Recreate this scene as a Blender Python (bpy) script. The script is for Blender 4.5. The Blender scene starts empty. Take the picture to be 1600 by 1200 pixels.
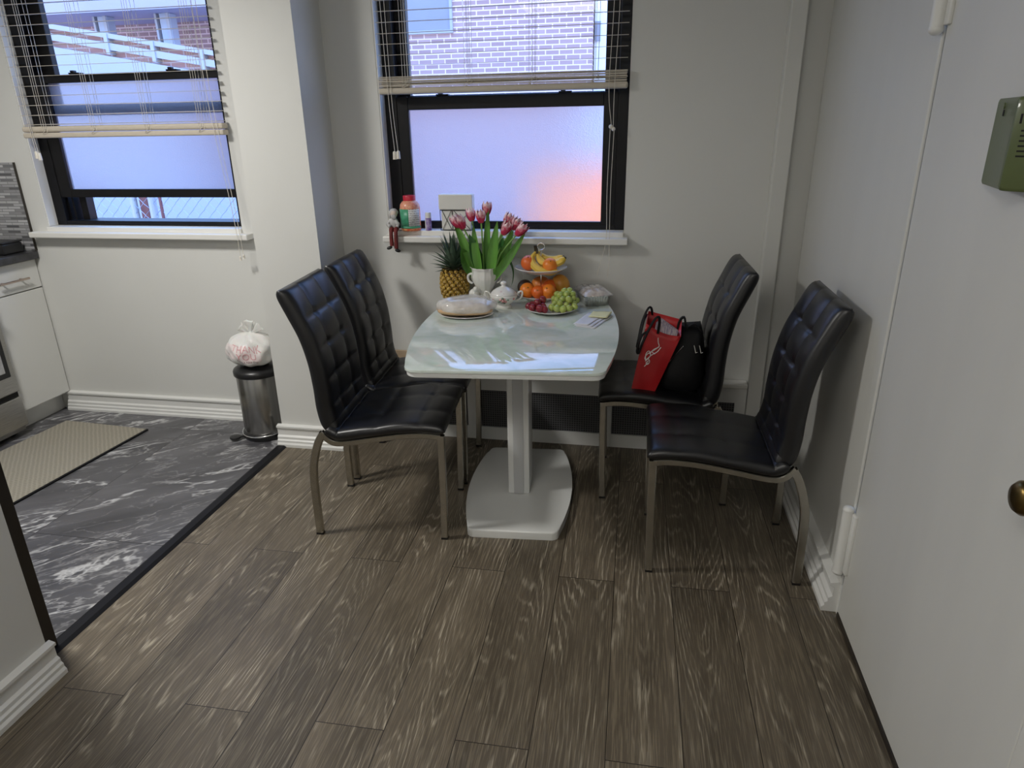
import bpy, bmesh, math, random
from mathutils import Vector, Matrix, Euler
R = math.radians; PI = math.pi
rnd = random.Random(7)
scene = bpy.context.scene
COL = scene.collection

# ---------------------------------------------------------------- materials
def nd(nt, t, ins=None, **at):
    n = nt.nodes.new(t)
    for k, v in at.items(): setattr(n, k, v)
    for k, v in (ins or {}).items():
        s = n.inputs[k]
        if isinstance(v, bpy.types.NodeSocket): nt.links.new(v, s)
        else: s.default_value = v
    return n
def mth(nt, op, a, b=0.0, c=0.0):
    n = nd(nt, 'ShaderNodeMath', {0: a, 1: b, 2: c}, operation=op); return n.outputs[0]
def mixc(nt, f, a, b, blend='MIX'):
    n = nd(nt, 'ShaderNodeMix', None, data_type='RGBA', blend_type=blend)
    for i, v in ((0, f), (6, a), (7, b)):
        if isinstance(v, bpy.types.NodeSocket): nt.links.new(v, n.inputs[i])
        elif i == 0: n.inputs[0].default_value = v
        else: n.inputs[i].default_value = (*v, 1) if len(v) == 3 else v
    return n.outputs[2]
def ramp(nt, f, p0, p1, c0=(0, 0, 0, 1), c1=(1, 1, 1, 1)):
    n = nd(nt, 'ShaderNodeValToRGB', {0: f}); e = n.color_ramp.elements
    e[0].position, e[1].position = p0, p1; e[0].color, e[1].color = c0, c1
    return n.outputs[0]
def comb(nt, x, y, z=0.0): return nd(nt, 'ShaderNodeCombineXYZ', {0: x, 1: y, 2: z}).outputs[0]
def new_mat(name):
    m = bpy.data.materials.new(name); m.use_nodes = True
    nt = m.node_tree; b = nt.nodes['Principled BSDF']; return m, nt, b
def P(name, col, rough=.5, metal=0., spec=.5, coat=0., coatr=.05, var=None, bump=None, trans=0., alpha=1., sss=0., sheen=0., emit=None, stretch=None):
    m, nt, b = new_mat(name)
    b.inputs['Base Color'].default_value = (*col, 1); b.inputs['Roughness'].default_value = rough
    b.inputs['Metallic'].default_value = metal; b.inputs['Specular IOR Level'].default_value = spec
    b.inputs['Coat Weight'].default_value = coat; b.inputs['Coat Roughness'].default_value = coatr
    b.inputs['Transmission Weight'].default_value = trans; b.inputs['Alpha'].default_value = alpha
    b.inputs['Sheen Weight'].default_value = sheen
    if sss: b.inputs['Subsurface Weight'].default_value = sss; b.inputs['Subsurface Scale'].default_value = .01
    if emit: b.inputs['Emission Color'].default_value = (*emit[0], 1); b.inputs['Emission Strength'].default_value = emit[1]
    if var or bump:
        v = nd(nt, 'ShaderNodeTexCoord').outputs['Object']
        if stretch: v = nd(nt, 'ShaderNodeMapping', {0: v, 3: stretch}).outputs[0]
    if var:
        n = nd(nt, 'ShaderNodeTexNoise', {0: v, 'Scale': var[0], 'Detail': 4.})
        c2 = var[2] if len(var) > 2 else tuple(c * (1 - var[1]) for c in col)
        f = ramp(nt, n.outputs[0], .35, .65)
        nt.links.new(mixc(nt, f, c2, col), b.inputs['Base Color'])
    if bump:
        n = nd(nt, 'ShaderNodeTexNoise', {0: v, 'Scale': bump[0], 'Detail': 3.})
        nt.links.new(nd(nt, 'ShaderNodeBump', {'Strength': bump[1], 'Distance': bump[2] if len(bump) > 2 else .004, 'Height': n.outputs[0]}).outputs[0], b.inputs['Normal'])
    return m
M = {}
M['wall'] = P('painted_plaster', (.69, .69, .66), .55, var=(1.3, .035), bump=(9, .12, .01))
M['wall_r'] = P('painted_plaster_streaked', (.69, .688, .652), .42, var=(2.2, .06), bump=(5, .2, .012), stretch=(1, 1.6, .22))
M['trim'] = P('white_gloss_trim', (.76, .76, .735), .35, bump=(14, .08))
M['trimw'] = P('white_sill', (.78, .77, .73), .35, bump=(18, .06))
M['ceil'] = P('ceiling_white', (.75, .75, .72), .7)
M['black'] = P('black_frame', (.005, .0045, .0055), .45, spec=.3, var=(20, .3))
M['blackp'] = P('black_plastic', (.012, .012, .013), .35, bump=(60, .05))
M['strip'] = P('black_threshold', (.006, .006, .008), .5, spec=.25)
M['jamb'] = P('dark_bronze', (.05, .042, .034), .4, metal=.3, var=(3, .3))
M['leather'] = P('black_leather', (.0065, .0065, .008), .36, spec=.62, bump=(420, .12, .001))
M['nickel'] = P('brushed_nickel', (.50, .475, .42), .27, metal=1., var=(30, .12))
M['steel'] = P('stainless_steel', (.47, .46, .44), .3, metal=1., var=(14, .25), stretch=(1, 1, 40))
M['steelv'] = P('brushed_steel', (.42, .41, .39), .26, metal=1., var=(40, .3), stretch=(1, 1, .02))
M['chrome'] = P('chrome', (.8, .8, .8), .1, metal=1., var=(8, .05))
M['gloss'] = P('white_gloss', (.78, .79, .77), .18, coat=.5, var=(3, .03))
M['pedst'] = P('white_satin', (.76, .77, .76), .28, var=(3, .03))
M['pedgrey'] = P('grey_inset', (.52, .53, .54), .35, var=(3, .03))
M['porc'] = P('porcelain', (.80, .79, .75), .15, coat=.6, var=(6, .04))
M['plate'] = P('white_plate', (.82, .81, .79), .12, coat=.6, var=(6, .03))
M['cab'] = P('white_cabinet', (.74, .74, .71), .22, coat=.3, var=(2, .02))
M['counter'] = P('dark_counter', (.06, .06, .065), .3, var=(25, .5))
M['handle'] = P('warm_nickel', (.62, .5, .43), .3, metal=1., var=(10, .1))
M['blind'] = P('cream_slat', (.58, .52, .43), .5, var=(30, .08), stretch=(1, 10, 10))
M['cord'] = P('white_cord', (.72, .68, .6), .7, var=(50, .1))
M['tassel'] = P('tassel_plastic', (.78, .74, .66), .4, var=(50, .1))
M['green_metal'] = P('green_enamel', (.105, .135, .05), .38, coat=.15, var=(9, .12), bump=(120, .05))
M['brass'] = P('old_brass', (.25, .17, .06), .3, metal=1., var=(18, .5))
M['dark'] = P('dark_hole', (.008, .008, .008), .8, var=(5, .1))
M['tan'] = P('tan_board', (.48, .36, .24), .6, var=(20, .15))
M['orange'] = P('orange_peel', (.85, .24, .02), .38, bump=(160, .25, .002), var=(6, .12), sss=.1)
M['orange2'] = P('orange_peel_red', (.78, .15, .02), .38, bump=(160, .25, .002), var=(6, .15), sss=.1)
M['avocado'] = P('dark_avocado', (.045, .026, .018), .5, bump=(120, .4, .003), var=(20, .3))
M['peach'] = P('red_orange_peach', (.62, .12, .025), .45, var=(9, .3, (.72, .28, .05)))
M['mango'] = P('mango_skin', (.66, .34, .04), .35, var=(8, .3, (.52, .2, .03)))
M['banana'] = P('banana_peel', (.78, .52, .07), .45, var=(14, .25, (.62, .42, .06)))
M['bstem'] = P('banana_stem', (.06, .045, .02), .6, var=(20, .3))
M['gred'] = P('red_grape', (.28, .022, .035), .22, coat=.25, var=(20, .35), sss=.15)
M['ggreen'] = P('green_grape', (.42, .50, .12), .22, coat=.25, var=(20, .25, (.34, .42, .1)), sss=.2)
M['gstem'] = P('grape_stem', (.25, .22, .06), .6, var=(20, .3))
M['leaf'] = P('tulip_leaf', (.13, .33, .05), .42, var=(5, .35), stretch=(9, 9, 1), sss=.05)
M['leafd'] = P('tulip_leaf_dark', (.06, .19, .045), .42, var=(5, .35), stretch=(9, 9, 1))
M['stem'] = P('tulip_stem', (.22, .42, .09), .45, var=(10, .2))
M['crown'] = P('pineapple_leaf', (.05, .085, .055), .5, var=(14, .4, (.10, .15, .10)))
M['alu'] = P('aluminium_foil', (.82, .82, .80), .33, metal=.75, bump=(38, .6, .006), var=(12, .1))
M['paper'] = P('white_paper', (.72, .72, .76), .6, var=(25, .06))
M['note'] = P('yellow_note', (.80, .76, .42), .6, var=(9, .04))
M['bread'] = P('bread_crust', (.66, .44, .25), .6, var=(18, .25), bump=(40, .3))
M['redbag'] = P('red_coated_paper', (.50, .018, .022), .33, coat=.2, bump=(9, .35, .012), var=(5, .2))
M['redin'] = P('red_inside', (.42, .012, .016), .5, var=(7, .2))
M['white_print'] = P('white_print', (.85, .80, .78), .5, var=(9, .04))
M['papers'] = P('bag_contents', (.62, .55, .55), .6, var=(40, .6, (.25, .2, .3)), stretch=(6, 1, 1))
M['bagblack'] = P('black_bag_fabric', (.006, .006, .007), .6, spec=.25, bump=(50, .25), var=(12, .3))
M['plastic_bag'] = P('white_plastic_bag', (.80, .79, .76), .3, coat=.2, bump=(17, .5, .012), var=(6, .07), sss=.1)
M['pink_print'] = P('pink_print', (.64, .30, .32), .5, var=(60, .3, (.72, .46, .47)))
M['redprint'] = P('dark_red_print', (.32, .10, .12), .5, var=(50, .1))
M['pinkpatch'] = P('pink_print_light', (.80, .66, .65), .45, var=(14, .3, (.80, .77, .75)), bump=(17, .5, .012))
M['redcap'] = P('red_cap', (.62, .02, .05), .35, var=(9, .1))
M['gummy'] = P('gummies', (.75, .13, .05), .4, var=(70, .6, (.9, .45, .2)))
M['glabel'] = P('green_label', (.09, .42, .24), .4, var=(40, .3))
M['purple'] = P('purple_label', (.10, .03, .30), .35, var=(60, .5, (.5, .4, .6)))
M['whitep'] = P('white_plastic', (.78, .77, .77), .35, var=(9, .05))
M['lantern'] = P('cream_paper', (.78, .77, .72), .6, var=(9, .05))
M['dollw'] = P('grey_white_wool', (.62, .61, .60), .85, bump=(90, .8, .004), var=(40, .35))
M['doll_skin'] = P('doll_face', (.72, .60, .52), .6, var=(20, .1))
M['dollred'] = P('dark_red_cloth', (.17, .02, .018), .7, var=(30, .3))
M['extwhite'] = P('white_siding', (.46, .47, .49), .5, var=(1, .05))
M['extblue'] = P('pale_blue_paint', (.46, .52, .60), .5, var=(1, .08))
M['extwin'] = P('reflecting_window', (.34, .36, .42), .2, var=(.6, .2))
M['ground'] = P('concrete_ground', (.34, .30, .32), .8, var=(2, .15))
M['extorange'] = P('orange_tint_block', (.95, .42, .16), .8, var=(4, .2))
M['wire'] = P('galvanised_wire', (.42, .45, .55), .4, metal=.4, var=(9, .1))
M['maroon'] = P('maroon_post', (.20, .07, .07), .5, var=(2, .1))
M['grout_line'] = P('thin_gap', (.05, .05, .05), .8, var=(9, .1))

def glass_clear():
    m, nt, b = new_mat('clear_glass'); out = nt.nodes['Material Output']
    t = nd(nt, 'ShaderNodeBsdfTransparent', {0: (.94, .96, 1, 1)}); g = nd(nt, 'ShaderNodeBsdfGlossy', {0: (1, 1, 1, 1), 'Roughness': .02})
    f = nd(nt, 'ShaderNodeFresnel', {0: 1.4})
    mx = nd(nt, 'ShaderNodeMixShader', {0: mth(nt, 'MULTIPLY', f.outputs[0], .6), 1: t.outputs[0], 2: g.outputs[0]})
    nt.links.new(mx.outputs[0], out.inputs[0]); return m
M['glass'] = glass_clear()
def glass_frost():
    m, nt, b = new_mat('frosted_glass'); out = nt.nodes['Material Output']
    tc = nd(nt, 'ShaderNodeTexCoord').outputs['Object']
    n = nd(nt, 'ShaderNodeTexNoise', {0: tc, 'Scale': 210., 'Detail': 2.})
    n2 = nd(nt, 'ShaderNodeTexNoise', {0: nd(nt, 'ShaderNodeMapping', {0: tc, 3: (1, 1, .25)}).outputs[0], 'Scale': 26., 'Detail': 2.})
    h = mth(nt, 'ADD', n.outputs[0], mth(nt, 'MULTIPLY', n2.outputs[0], .6))
    bp = nd(nt, 'ShaderNodeBump', {'Strength': .5, 'Distance': .004, 'Height': h})
    r = nd(nt, 'ShaderNodeBsdfRefraction', {0: (.80, .72, .72, 1), 'Roughness': .36, 'IOR': 1.25, 'Normal': bp.outputs[0]})
    t = nd(nt, 'ShaderNodeBsdfTranslucent', {0: (.60, .49, .49, 1), 'Normal': bp.outputs[0]})
    mx = nd(nt, 'ShaderNodeMixShader', {0: .36, 1: r.outputs[0], 2: t.outputs[0]})
    g = nd(nt, 'ShaderNodeBsdfGlossy', {0: (1, 1, 1, 1), 'Roughness': .2})
    m2 = nd(nt, 'ShaderNodeMixShader', {0: .04, 1: mx.outputs[0], 2: g.outputs[0]})
    nt.links.new(m2.outputs[0], out.inputs[0]); return m
M['frost'] = glass_frost()
def film(name, col, a, rough=.12, bump=None):
    m, nt, b = new_mat(name)
    b.inputs['Base Color'].default_value = (*col, 1); b.inputs['Roughness'].default_value = rough
    b.inputs['Coat Weight'].default_value = .6; b.inputs['Specular IOR Level'].default_value = .8
    tc = nd(nt, 'ShaderNodeTexCoord').outputs['Object']
    n = nd(nt, 'ShaderNodeTexNoise', {0: tc, 'Scale': bump or 22., 'Detail': 3.})
    nt.links.new(nd(nt, 'ShaderNodeBump', {'Strength': .45, 'Distance': .008, 'Height': n.outputs[0]}).outputs[0], b.inputs['Normal'])
    nt.links.new(nd(nt, 'ShaderNodeMapRange', {0: n.outputs[0], 1: .3, 2: .7, 3: a - .15, 4: a + .15}).outputs[0], b.inputs['Alpha'])
    return m
M['wrap'] = film('cling_plastic', (.88, .86, .83), .58)
M['lid'] = film('clear_lid', (.88, .86, .86), .5, .08, 45.)
M['bowlglass'] = film('thin_glass', (.75, .80, .84), .18, .03, 4.)

PHI = R(0.7314)
def wood():
    m, nt, b = new_mat('grey_brown_oak_planks')
    s = nd(nt, 'ShaderNodeSeparateXYZ', {0: nd(nt, 'ShaderNodeTexCoord').outputs['Object']})
    x, y = s.outputs[0], s.outputs[1]; c, sn = math.cos(PHI), math.sin(PHI)
    px = mth(nt, 'ADD', mth(nt, 'MULTIPLY', x, c), mth(nt, 'MULTIPLY', y, sn))
    py = mth(nt, 'SUBTRACT', mth(nt, 'MULTIPLY', y, c), mth(nt, 'MULTIPLY', x, sn))
    q = mth(nt, 'DIVIDE', px, .19); row = mth(nt, 'FLOOR', q); fx = mth(nt, 'SUBTRACT', q, row)
    hr = mth(nt, 'MULTIPLY', row, .5); par = mth(nt, 'MULTIPLY', mth(nt, 'SUBTRACT', hr, mth(nt, 'FLOOR', hr)), 2.)
    u = mth(nt, 'DIVIDE', mth(nt, 'ADD', mth(nt, 'ADD', py, .50), mth(nt, 'MULTIPLY', par, .71)), 1.42)
    cl = mth(nt, 'FLOOR', u); fu = mth(nt, 'SUBTRACT', u, cl)
    wn = nd(nt, 'ShaderNodeTexWhiteNoise', {0: comb(nt, row, cl, 3.)}, noise_dimensions='3D')
    rv = wn.outputs[0]
    gx = mth(nt, 'ADD', mth(nt, 'MULTIPLY', fx, .19), mth(nt, 'MULTIPLY', rv, 37.))
    gy = mth(nt, 'ADD', py, mth(nt, 'MULTIPLY', rv, 53.))
    # cathedral contour lines
    n1 = nd(nt, 'ShaderNodeTexNoise', {0: comb(nt, mth(nt, 'MULTIPLY', gx, 6.), mth(nt, 'MULTIPLY', gy, .75), rv), 'Scale': 1., 'Detail': 1., 'Roughness': .3})
    jg = nd(nt, 'ShaderNodeTexNoise', {0: comb(nt, mth(nt, 'MULTIPLY', gx, 90.), mth(nt, 'MULTIPLY', gy, 9.), rv), 'Scale': 1., 'Detail': 2.})
    ph = mth(nt, 'ADD', mth(nt, 'MULTIPLY', n1.outputs[0], 30.), mth(nt, 'MULTIPLY', jg.outputs[0], .9)); fr = mth(nt, 'SUBTRACT', ph, mth(nt, 'FLOOR', ph))
    ln = mth(nt, 'ABSOLUTE', mth(nt, 'SUBTRACT', fr, .5))
    line = ramp(nt, ln, .04, .20, (1, 1, 1, 1), (0, 0, 0, 1))
    fib = nd(nt, 'ShaderNodeTexNoise', {0: comb(nt, mth(nt, 'MULTIPLY', gx, 300.), mth(nt, 'MULTIPLY', gy, 8.), rv), 'Scale': 1., 'Detail': 3., 'Roughness': .6})
    fibm = ramp(nt, fib.outputs[0], .48, .62)
    brk = nd(nt, 'ShaderNodeTexNoise', {0: comb(nt, mth(nt, 'MULTIPLY', gx, 16.), mth(nt, 'MULTIPLY', gy, 2.4), rv), 'Scale': 1., 'Detail': 3.})
    brm = ramp(nt, brk.outputs[0], .42, .60)
    cld = nd(nt, 'ShaderNodeTexNoise', {0: comb(nt, mth(nt, 'MULTIPLY', gx, 9.), mth(nt, 'MULTIPLY', gy, 2.), rv), 'Scale': 1., 'Detail': 4.})
    base = mixc(nt, ramp(nt, cld.outputs[0], .3, .7), (.080, .065, .046), (.142, .116, .084))
    base = mixc(nt, mth(nt, 'MULTIPLY', fibm, .55), base, (.245, .205, .145))
    lm = mth(nt, 'MULTIPLY', mth(nt, 'MULTIPLY', line, brm), mth(nt, 'ADD', mth(nt, 'MULTIPLY', fibm, .60), .25))
    base = mixc(nt, lm, base, (.46, .41, .315))
    br = mth(nt, 'ADD', mth(nt, 'MULTIPLY', rv, .30), .84)
    base = mixc(nt, 1., base, nd(nt, 'ShaderNodeCombineColor', {0: br, 1: br, 2: br}).outputs[0], 'MULTIPLY')
    e1 = mth(nt, 'MULTIPLY', mth(nt, 'MINIMUM', fx, mth(nt, 'SUBTRACT', 1., fx)), .19)
    e2 = mth(nt, 'MULTIPLY', mth(nt, 'MINIMUM', fu, mth(nt, 'SUBTRACT', 1., fu)), 1.42)
    edge = mth(nt, 'MINIMUM', e1, e2)
    gap = mth(nt, 'LESS_THAN', edge, .0011)
    base = mixc(nt, gap, base, (.014, .011, .008))
    nt.links.new(base, b.inputs['Base Color'])
    b.inputs['Roughness'].default_value = .43; b.inputs['Specular IOR Level'].default_value = .35
    bh = mth(nt, 'SUBTRACT', mth(nt, 'MULTIPLY', fibm, .25), mth(nt, 'MULTIPLY', gap, 2.))
    nt.links.new(nd(nt, 'ShaderNodeBump', {'Strength': .25, 'Distance': .001, 'Height': bh}).outputs[0], b.inputs['Normal'])
    return m
M['wood'] = wood()
def marble():
    m, nt, b = new_mat('dark_marble_tiles')
    tc = nd(nt, 'ShaderNodeTexCoord').outputs['Object']
    s = nd(nt, 'ShaderNodeSeparateXYZ', {0: tc}); x, y = s.outputs[0], s.outputs[1]
    qx = mth(nt, 'DIVIDE', mth(nt, 'ADD', x, 1.67), .61); cx = mth(nt, 'FLOOR', qx); fx = mth(nt, 'SUBTRACT', qx, cx)
    qy = mth(nt, 'DIVIDE', mth(nt, 'SUBTRACT', y, .43), .98); cy = mth(nt, 'FLOOR', qy); fy = mth(nt, 'SUBTRACT', qy, cy)
    wn = nd(nt, 'ShaderNodeTexWhiteNoise', {0: comb(nt, cx, cy, 1.)}, noise_dimensions='3D')
    v = nd(nt, 'ShaderNodeVectorMath', {0: tc, 1: nd(nt, 'ShaderNodeVectorMath', {0: wn.outputs[1], 3: 3.}, operation='SCALE').outputs[0]}, operation='ADD').outputs[0]
    v = nd(nt, 'ShaderNodeMapping', {0: v, 2: (0, 0, R(-38))}).outputs[0]; v = nd(nt, 'ShaderNodeMapping', {0: v, 3: (.36, 1., 1)}).outputs[0]
    def vein(sc, w, dist):
        n = nd(nt, 'ShaderNodeTexNoise', {0: v, 'Scale': sc, 'Detail': 5., 'Roughness': .55, 'Distortion': dist})
        return ramp(nt, mth(nt, 'ABSOLUTE', mth(nt, 'SUBTRACT', n.outputs[0], .5)), 0., w, (1, 1, 1, 1), (0, 0, 0, 1))
    msk = ramp(nt, nd(nt, 'ShaderNodeTexNoise', {0: v, 'Scale': 6., 'Detail': 3.}).outputs[0], .46, .58)
    msk2 = ramp(nt, nd(nt, 'ShaderNodeTexNoise', {0: v, 'Scale': 3.1, 'Detail': 2.}).outputs[0], .47, .60)
    cld = nd(nt, 'ShaderNodeTexNoise', {0: v, 'Scale': 7., 'Detail': 6.})
    base = mixc(nt, ramp(nt, cld.outputs[0], .3, .72), (.062, .061, .067), (.135, .133, .142))
    base = mixc(nt, mth(nt, 'MULTIPLY', mth(nt, 'MULTIPLY', vein(4.5, .016, .35), msk), .9), base, (.62, .62, .62))
    base = mixc(nt, mth(nt, 'MULTIPLY', mth(nt, 'MULTIPLY', vein(12., .022, .5), msk2), .55), base, (.58, .58, .58))
    base = mixc(nt, mth(nt, 'MULTIPLY', vein(6.5, .010, .3), .22), base, (.5, .5, .5))
    e = mth(nt, 'MINIMUM', mth(nt, 'MULTIPLY', mth(nt, 'MINIMUM', fx, mth(nt, 'SUBTRACT', 1., fx)), .61), mth(nt, 'MULTIPLY', mth(nt, 'MINIMUM', fy, mth(nt, 'SUBTRACT', 1., fy)), .98))
    base = mixc(nt, mth(nt, 'LESS_THAN', e, .0018), base, (.03, .03, .033))
    nt.links.new(base, b.inputs['Base Color']); b.inputs['Roughness'].default_value = .3; return m
M['marble'] = marble()
def brick(name, c1, c2, mort, bw, bh, mw, vert='XZ', var=.5, rough=.8, bias=0.):
    m, nt, b = new_mat(name)
    s = nd(nt, 'ShaderNodeSeparateXYZ', {0: nd(nt, 'ShaderNodeTexCoord').outputs['Object']})
    v = comb(nt, s.outputs[0 if vert[0] == 'X' else 1], s.outputs[2])
    t = nd(nt, 'ShaderNodeTexBrick', {0: v, 'Color1': (*c1, 1), 'Color2': (*c2, 1), 'Mortar': (*mort, 1), 'Scale': 1., 'Mortar Size': mw, 'Brick Width': bw, 'Row Height': bh, 'Bias': bias})
    nt.links.new(t.outputs[0], b.inputs['Base Color']); b.inputs['Roughness'].default_value = rough; return m
M['brick'] = brick('lavender_brick', (.42, .27, .26), (.53, .35, .33), (.88, .68, .64), .25, .085, .011)
M['brickr'] = brick('red_brick', (.52, .30, .27), (.60, .36, .33), (.70, .60, .62), .25, .085, .01)
M['mosaic'] = brick('strip_mosaic', (.10, .10, .105), (.52, .52, .53), (.20, .20, .205), .075, .0135, .0016, rough=.2)
def rug_mat():
    m, nt, b = new_mat('beige_woven_rug')
    tc = nd(nt, 'ShaderNodeTexCoord').outputs['Object']
    mp = nd(nt, 'ShaderNodeMapping', {0: tc, 2: (0, 0, R(45)), 3: (1, 1, 1)}).outputs[0]
    w1 = nd(nt, 'ShaderNodeTexWave', {0: mp, 'Scale': 17., 'Distortion': 1.2, 'Detail': 1.}, bands_direction='X')
    w2 = nd(nt, 'ShaderNodeTexWave', {0: mp, 'Scale': 17., 'Distortion': 1.2, 'Detail': 1.}, bands_direction='Y')
    f = mth(nt, 'MULTIPLY', w1.outputs[1], w2.outputs[1])
    n = nd(nt, 'ShaderNodeTexNoise', {0: tc, 'Scale': 220., 'Detail': 2.})
    base = mixc(nt, ramp(nt, f, .05, .5), (.40, .37, .30), (.29, .265, .215))
    base = mixc(nt, mth(nt, 'MULTIPLY', n.outputs[0], .45), base, (.16, .15, .12))
    nt.links.new(base, b.inputs['Base Color']); b.inputs['Roughness'].default_value = .95
    nt.links.new(nd(nt, 'ShaderNodeBump', {'Strength': .6, 'Distance': .004, 'Height': n.outputs[0]}).outputs[0], b.inputs['Normal'])
    return m
M['rug'] = rug_mat()
def tabletop_mat():
    m, nt, b = new_mat('white_marbled_glass')
    tc = nd(nt, 'ShaderNodeTexCoord').outputs['Object']
    n = nd(nt, 'ShaderNodeTexNoise', {0: tc, 'Scale': 9., 'Detail': 6., 'Distortion': 1.2})
    base = mixc(nt, ramp(nt, n.outputs[0], .35, .62), (.60, .69, .62), (.72, .78, .74))
    nt.links.new(base, b.inputs['Base Color']); b.inputs['Roughness'].default_value = .06
    b.inputs['Specular IOR Level'].default_value = .5; b.inputs['Coat Weight'].default_value = .7; b.inputs['Coat Roughness'].default_value = .02
    return m
M['tabletop'] = tabletop_mat()
def grille_mat():
    m, nt, b = new_mat('perforated_grille')
    s = nd(nt, 'ShaderNodeSeparateXYZ', {0: nd(nt, 'ShaderNodeTexCoord').outputs['Object']})
    def cell(o):
        q = mth(nt, 'MULTIPLY', o, 1 / .0115); return mth(nt, 'ABSOLUTE', mth(nt, 'SUBTRACT', mth(nt, 'SUBTRACT', q, mth(nt, 'FLOOR', q)), .5))
    mx = mth(nt, 'MAXIMUM', cell(s.outputs[0]), cell(s.outputs[2]))
    base = mixc(nt, mth(nt, 'GREATER_THAN', mx, .33), (.012, .012, .014), (.11, .11, .115))
    nt.links.new(base, b.inputs['Base Color']); b.inputs['Roughness'].default_value = .6; return m
M['grille'] = grille_mat()
def tulip_mat():
    m, nt, b = new_mat('pink_white_petal')
    s = nd(nt, 'ShaderNodeSeparateXYZ', {0: nd(nt, 'ShaderNodeTexCoord').outputs['Generated']})
    n = nd(nt, 'ShaderNodeTexNoise', {0: nd(nt, 'ShaderNodeTexCoord').outputs['Object'], 'Scale': 60., 'Detail': 2.})
    f = mth(nt, 'ADD', s.outputs[2], mth(nt, 'MULTIPLY', mth(nt, 'SUBTRACT', n.outputs[0], .5), 1.1))
    base = mixc(nt, ramp(nt, f, .38, .85), (.56, .025, .085), (.90, .72, .74))
    nt.links.new(base, b.inputs['Base Color']); b.inputs['Roughness'].default_value = .45; return m
M['tulip'] = tulip_mat()
def pine_mat():
    m, nt, b = new_mat('pineapple_rind')
    n = nd(nt, 'ShaderNodeTexNoise', {0: nd(nt, 'ShaderNodeTexCoord').outputs['Object'], 'Scale': 90., 'Detail': 3.})
    base = mixc(nt, ramp(nt, n.outputs[0], .38, .62), (.22, .115, .015), (.56, .36, .06))
    nt.links.new(base, b.inputs['Base Color']); b.inputs['Roughness'].default_value = .5; return m
M['pine'] = pine_mat()
M['pinedark'] = P('pineapple_groove', (.10, .06, .015), .7, var=(60, .4))
M['pinetip'] = P('pineapple_eye', (.70, .56, .30), .6, var=(60, .2))
def label_white():
    m, nt, b = new_mat('white_printed_label')
    s = nd(nt, 'ShaderNodeSeparateXYZ', {0: nd(nt, 'ShaderNodeTexCoord').outputs['Object']})
    w = nd(nt, 'ShaderNodeTexWave', {0: comb(nt, 0., s.outputs[2], 0.), 'Scale': 34.}, bands_direction='Y')
    n = nd(nt, 'ShaderNodeTexNoise', {0: nd(nt, 'ShaderNodeTexCoord').outputs['Object'], 'Scale': 260.})
    f = mth(nt, 'MULTIPLY', ramp(nt, w.outputs[1], .4, .6), ramp(nt, n.outputs[0], .42, .55))
    nt.links.new(mixc(nt, f, (.72, .72, .70), (.30, .28, .28)), b.inputs['Base Color']); return m
M['wlabel'] = label_white()
def floral():
    m, nt, b = new_mat('floral_porcelain')
    v = nd(nt, 'ShaderNodeTexVoronoi', {0: nd(nt, 'ShaderNodeTexCoord').outputs['Object'], 'Scale': 34.})
    f = ramp(nt, v.outputs[0], .16, .26, (1, 1, 1, 1), (0, 0, 0, 1))
    c = mixc(nt, .5, v.outputs[1], (.45, .16, .16))
    nt.links.new(mixc(nt, mth(nt, 'MULTIPLY', f, .5), (.80, .79, .77), c), b.inputs['Base Color'])
    b.inputs['Roughness'].default_value = .14; b.inputs['Coat Weight'].default_value = .6; return m
M['floral'] = floral()
M['rose'] = P('painted_rose', (.58, .20, .20), .3, var=(90, .5, (.70, .45, .42)))
M['rosegreen'] = P('painted_leaf', (.20, .28, .20), .3, var=(90, .4))

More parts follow.
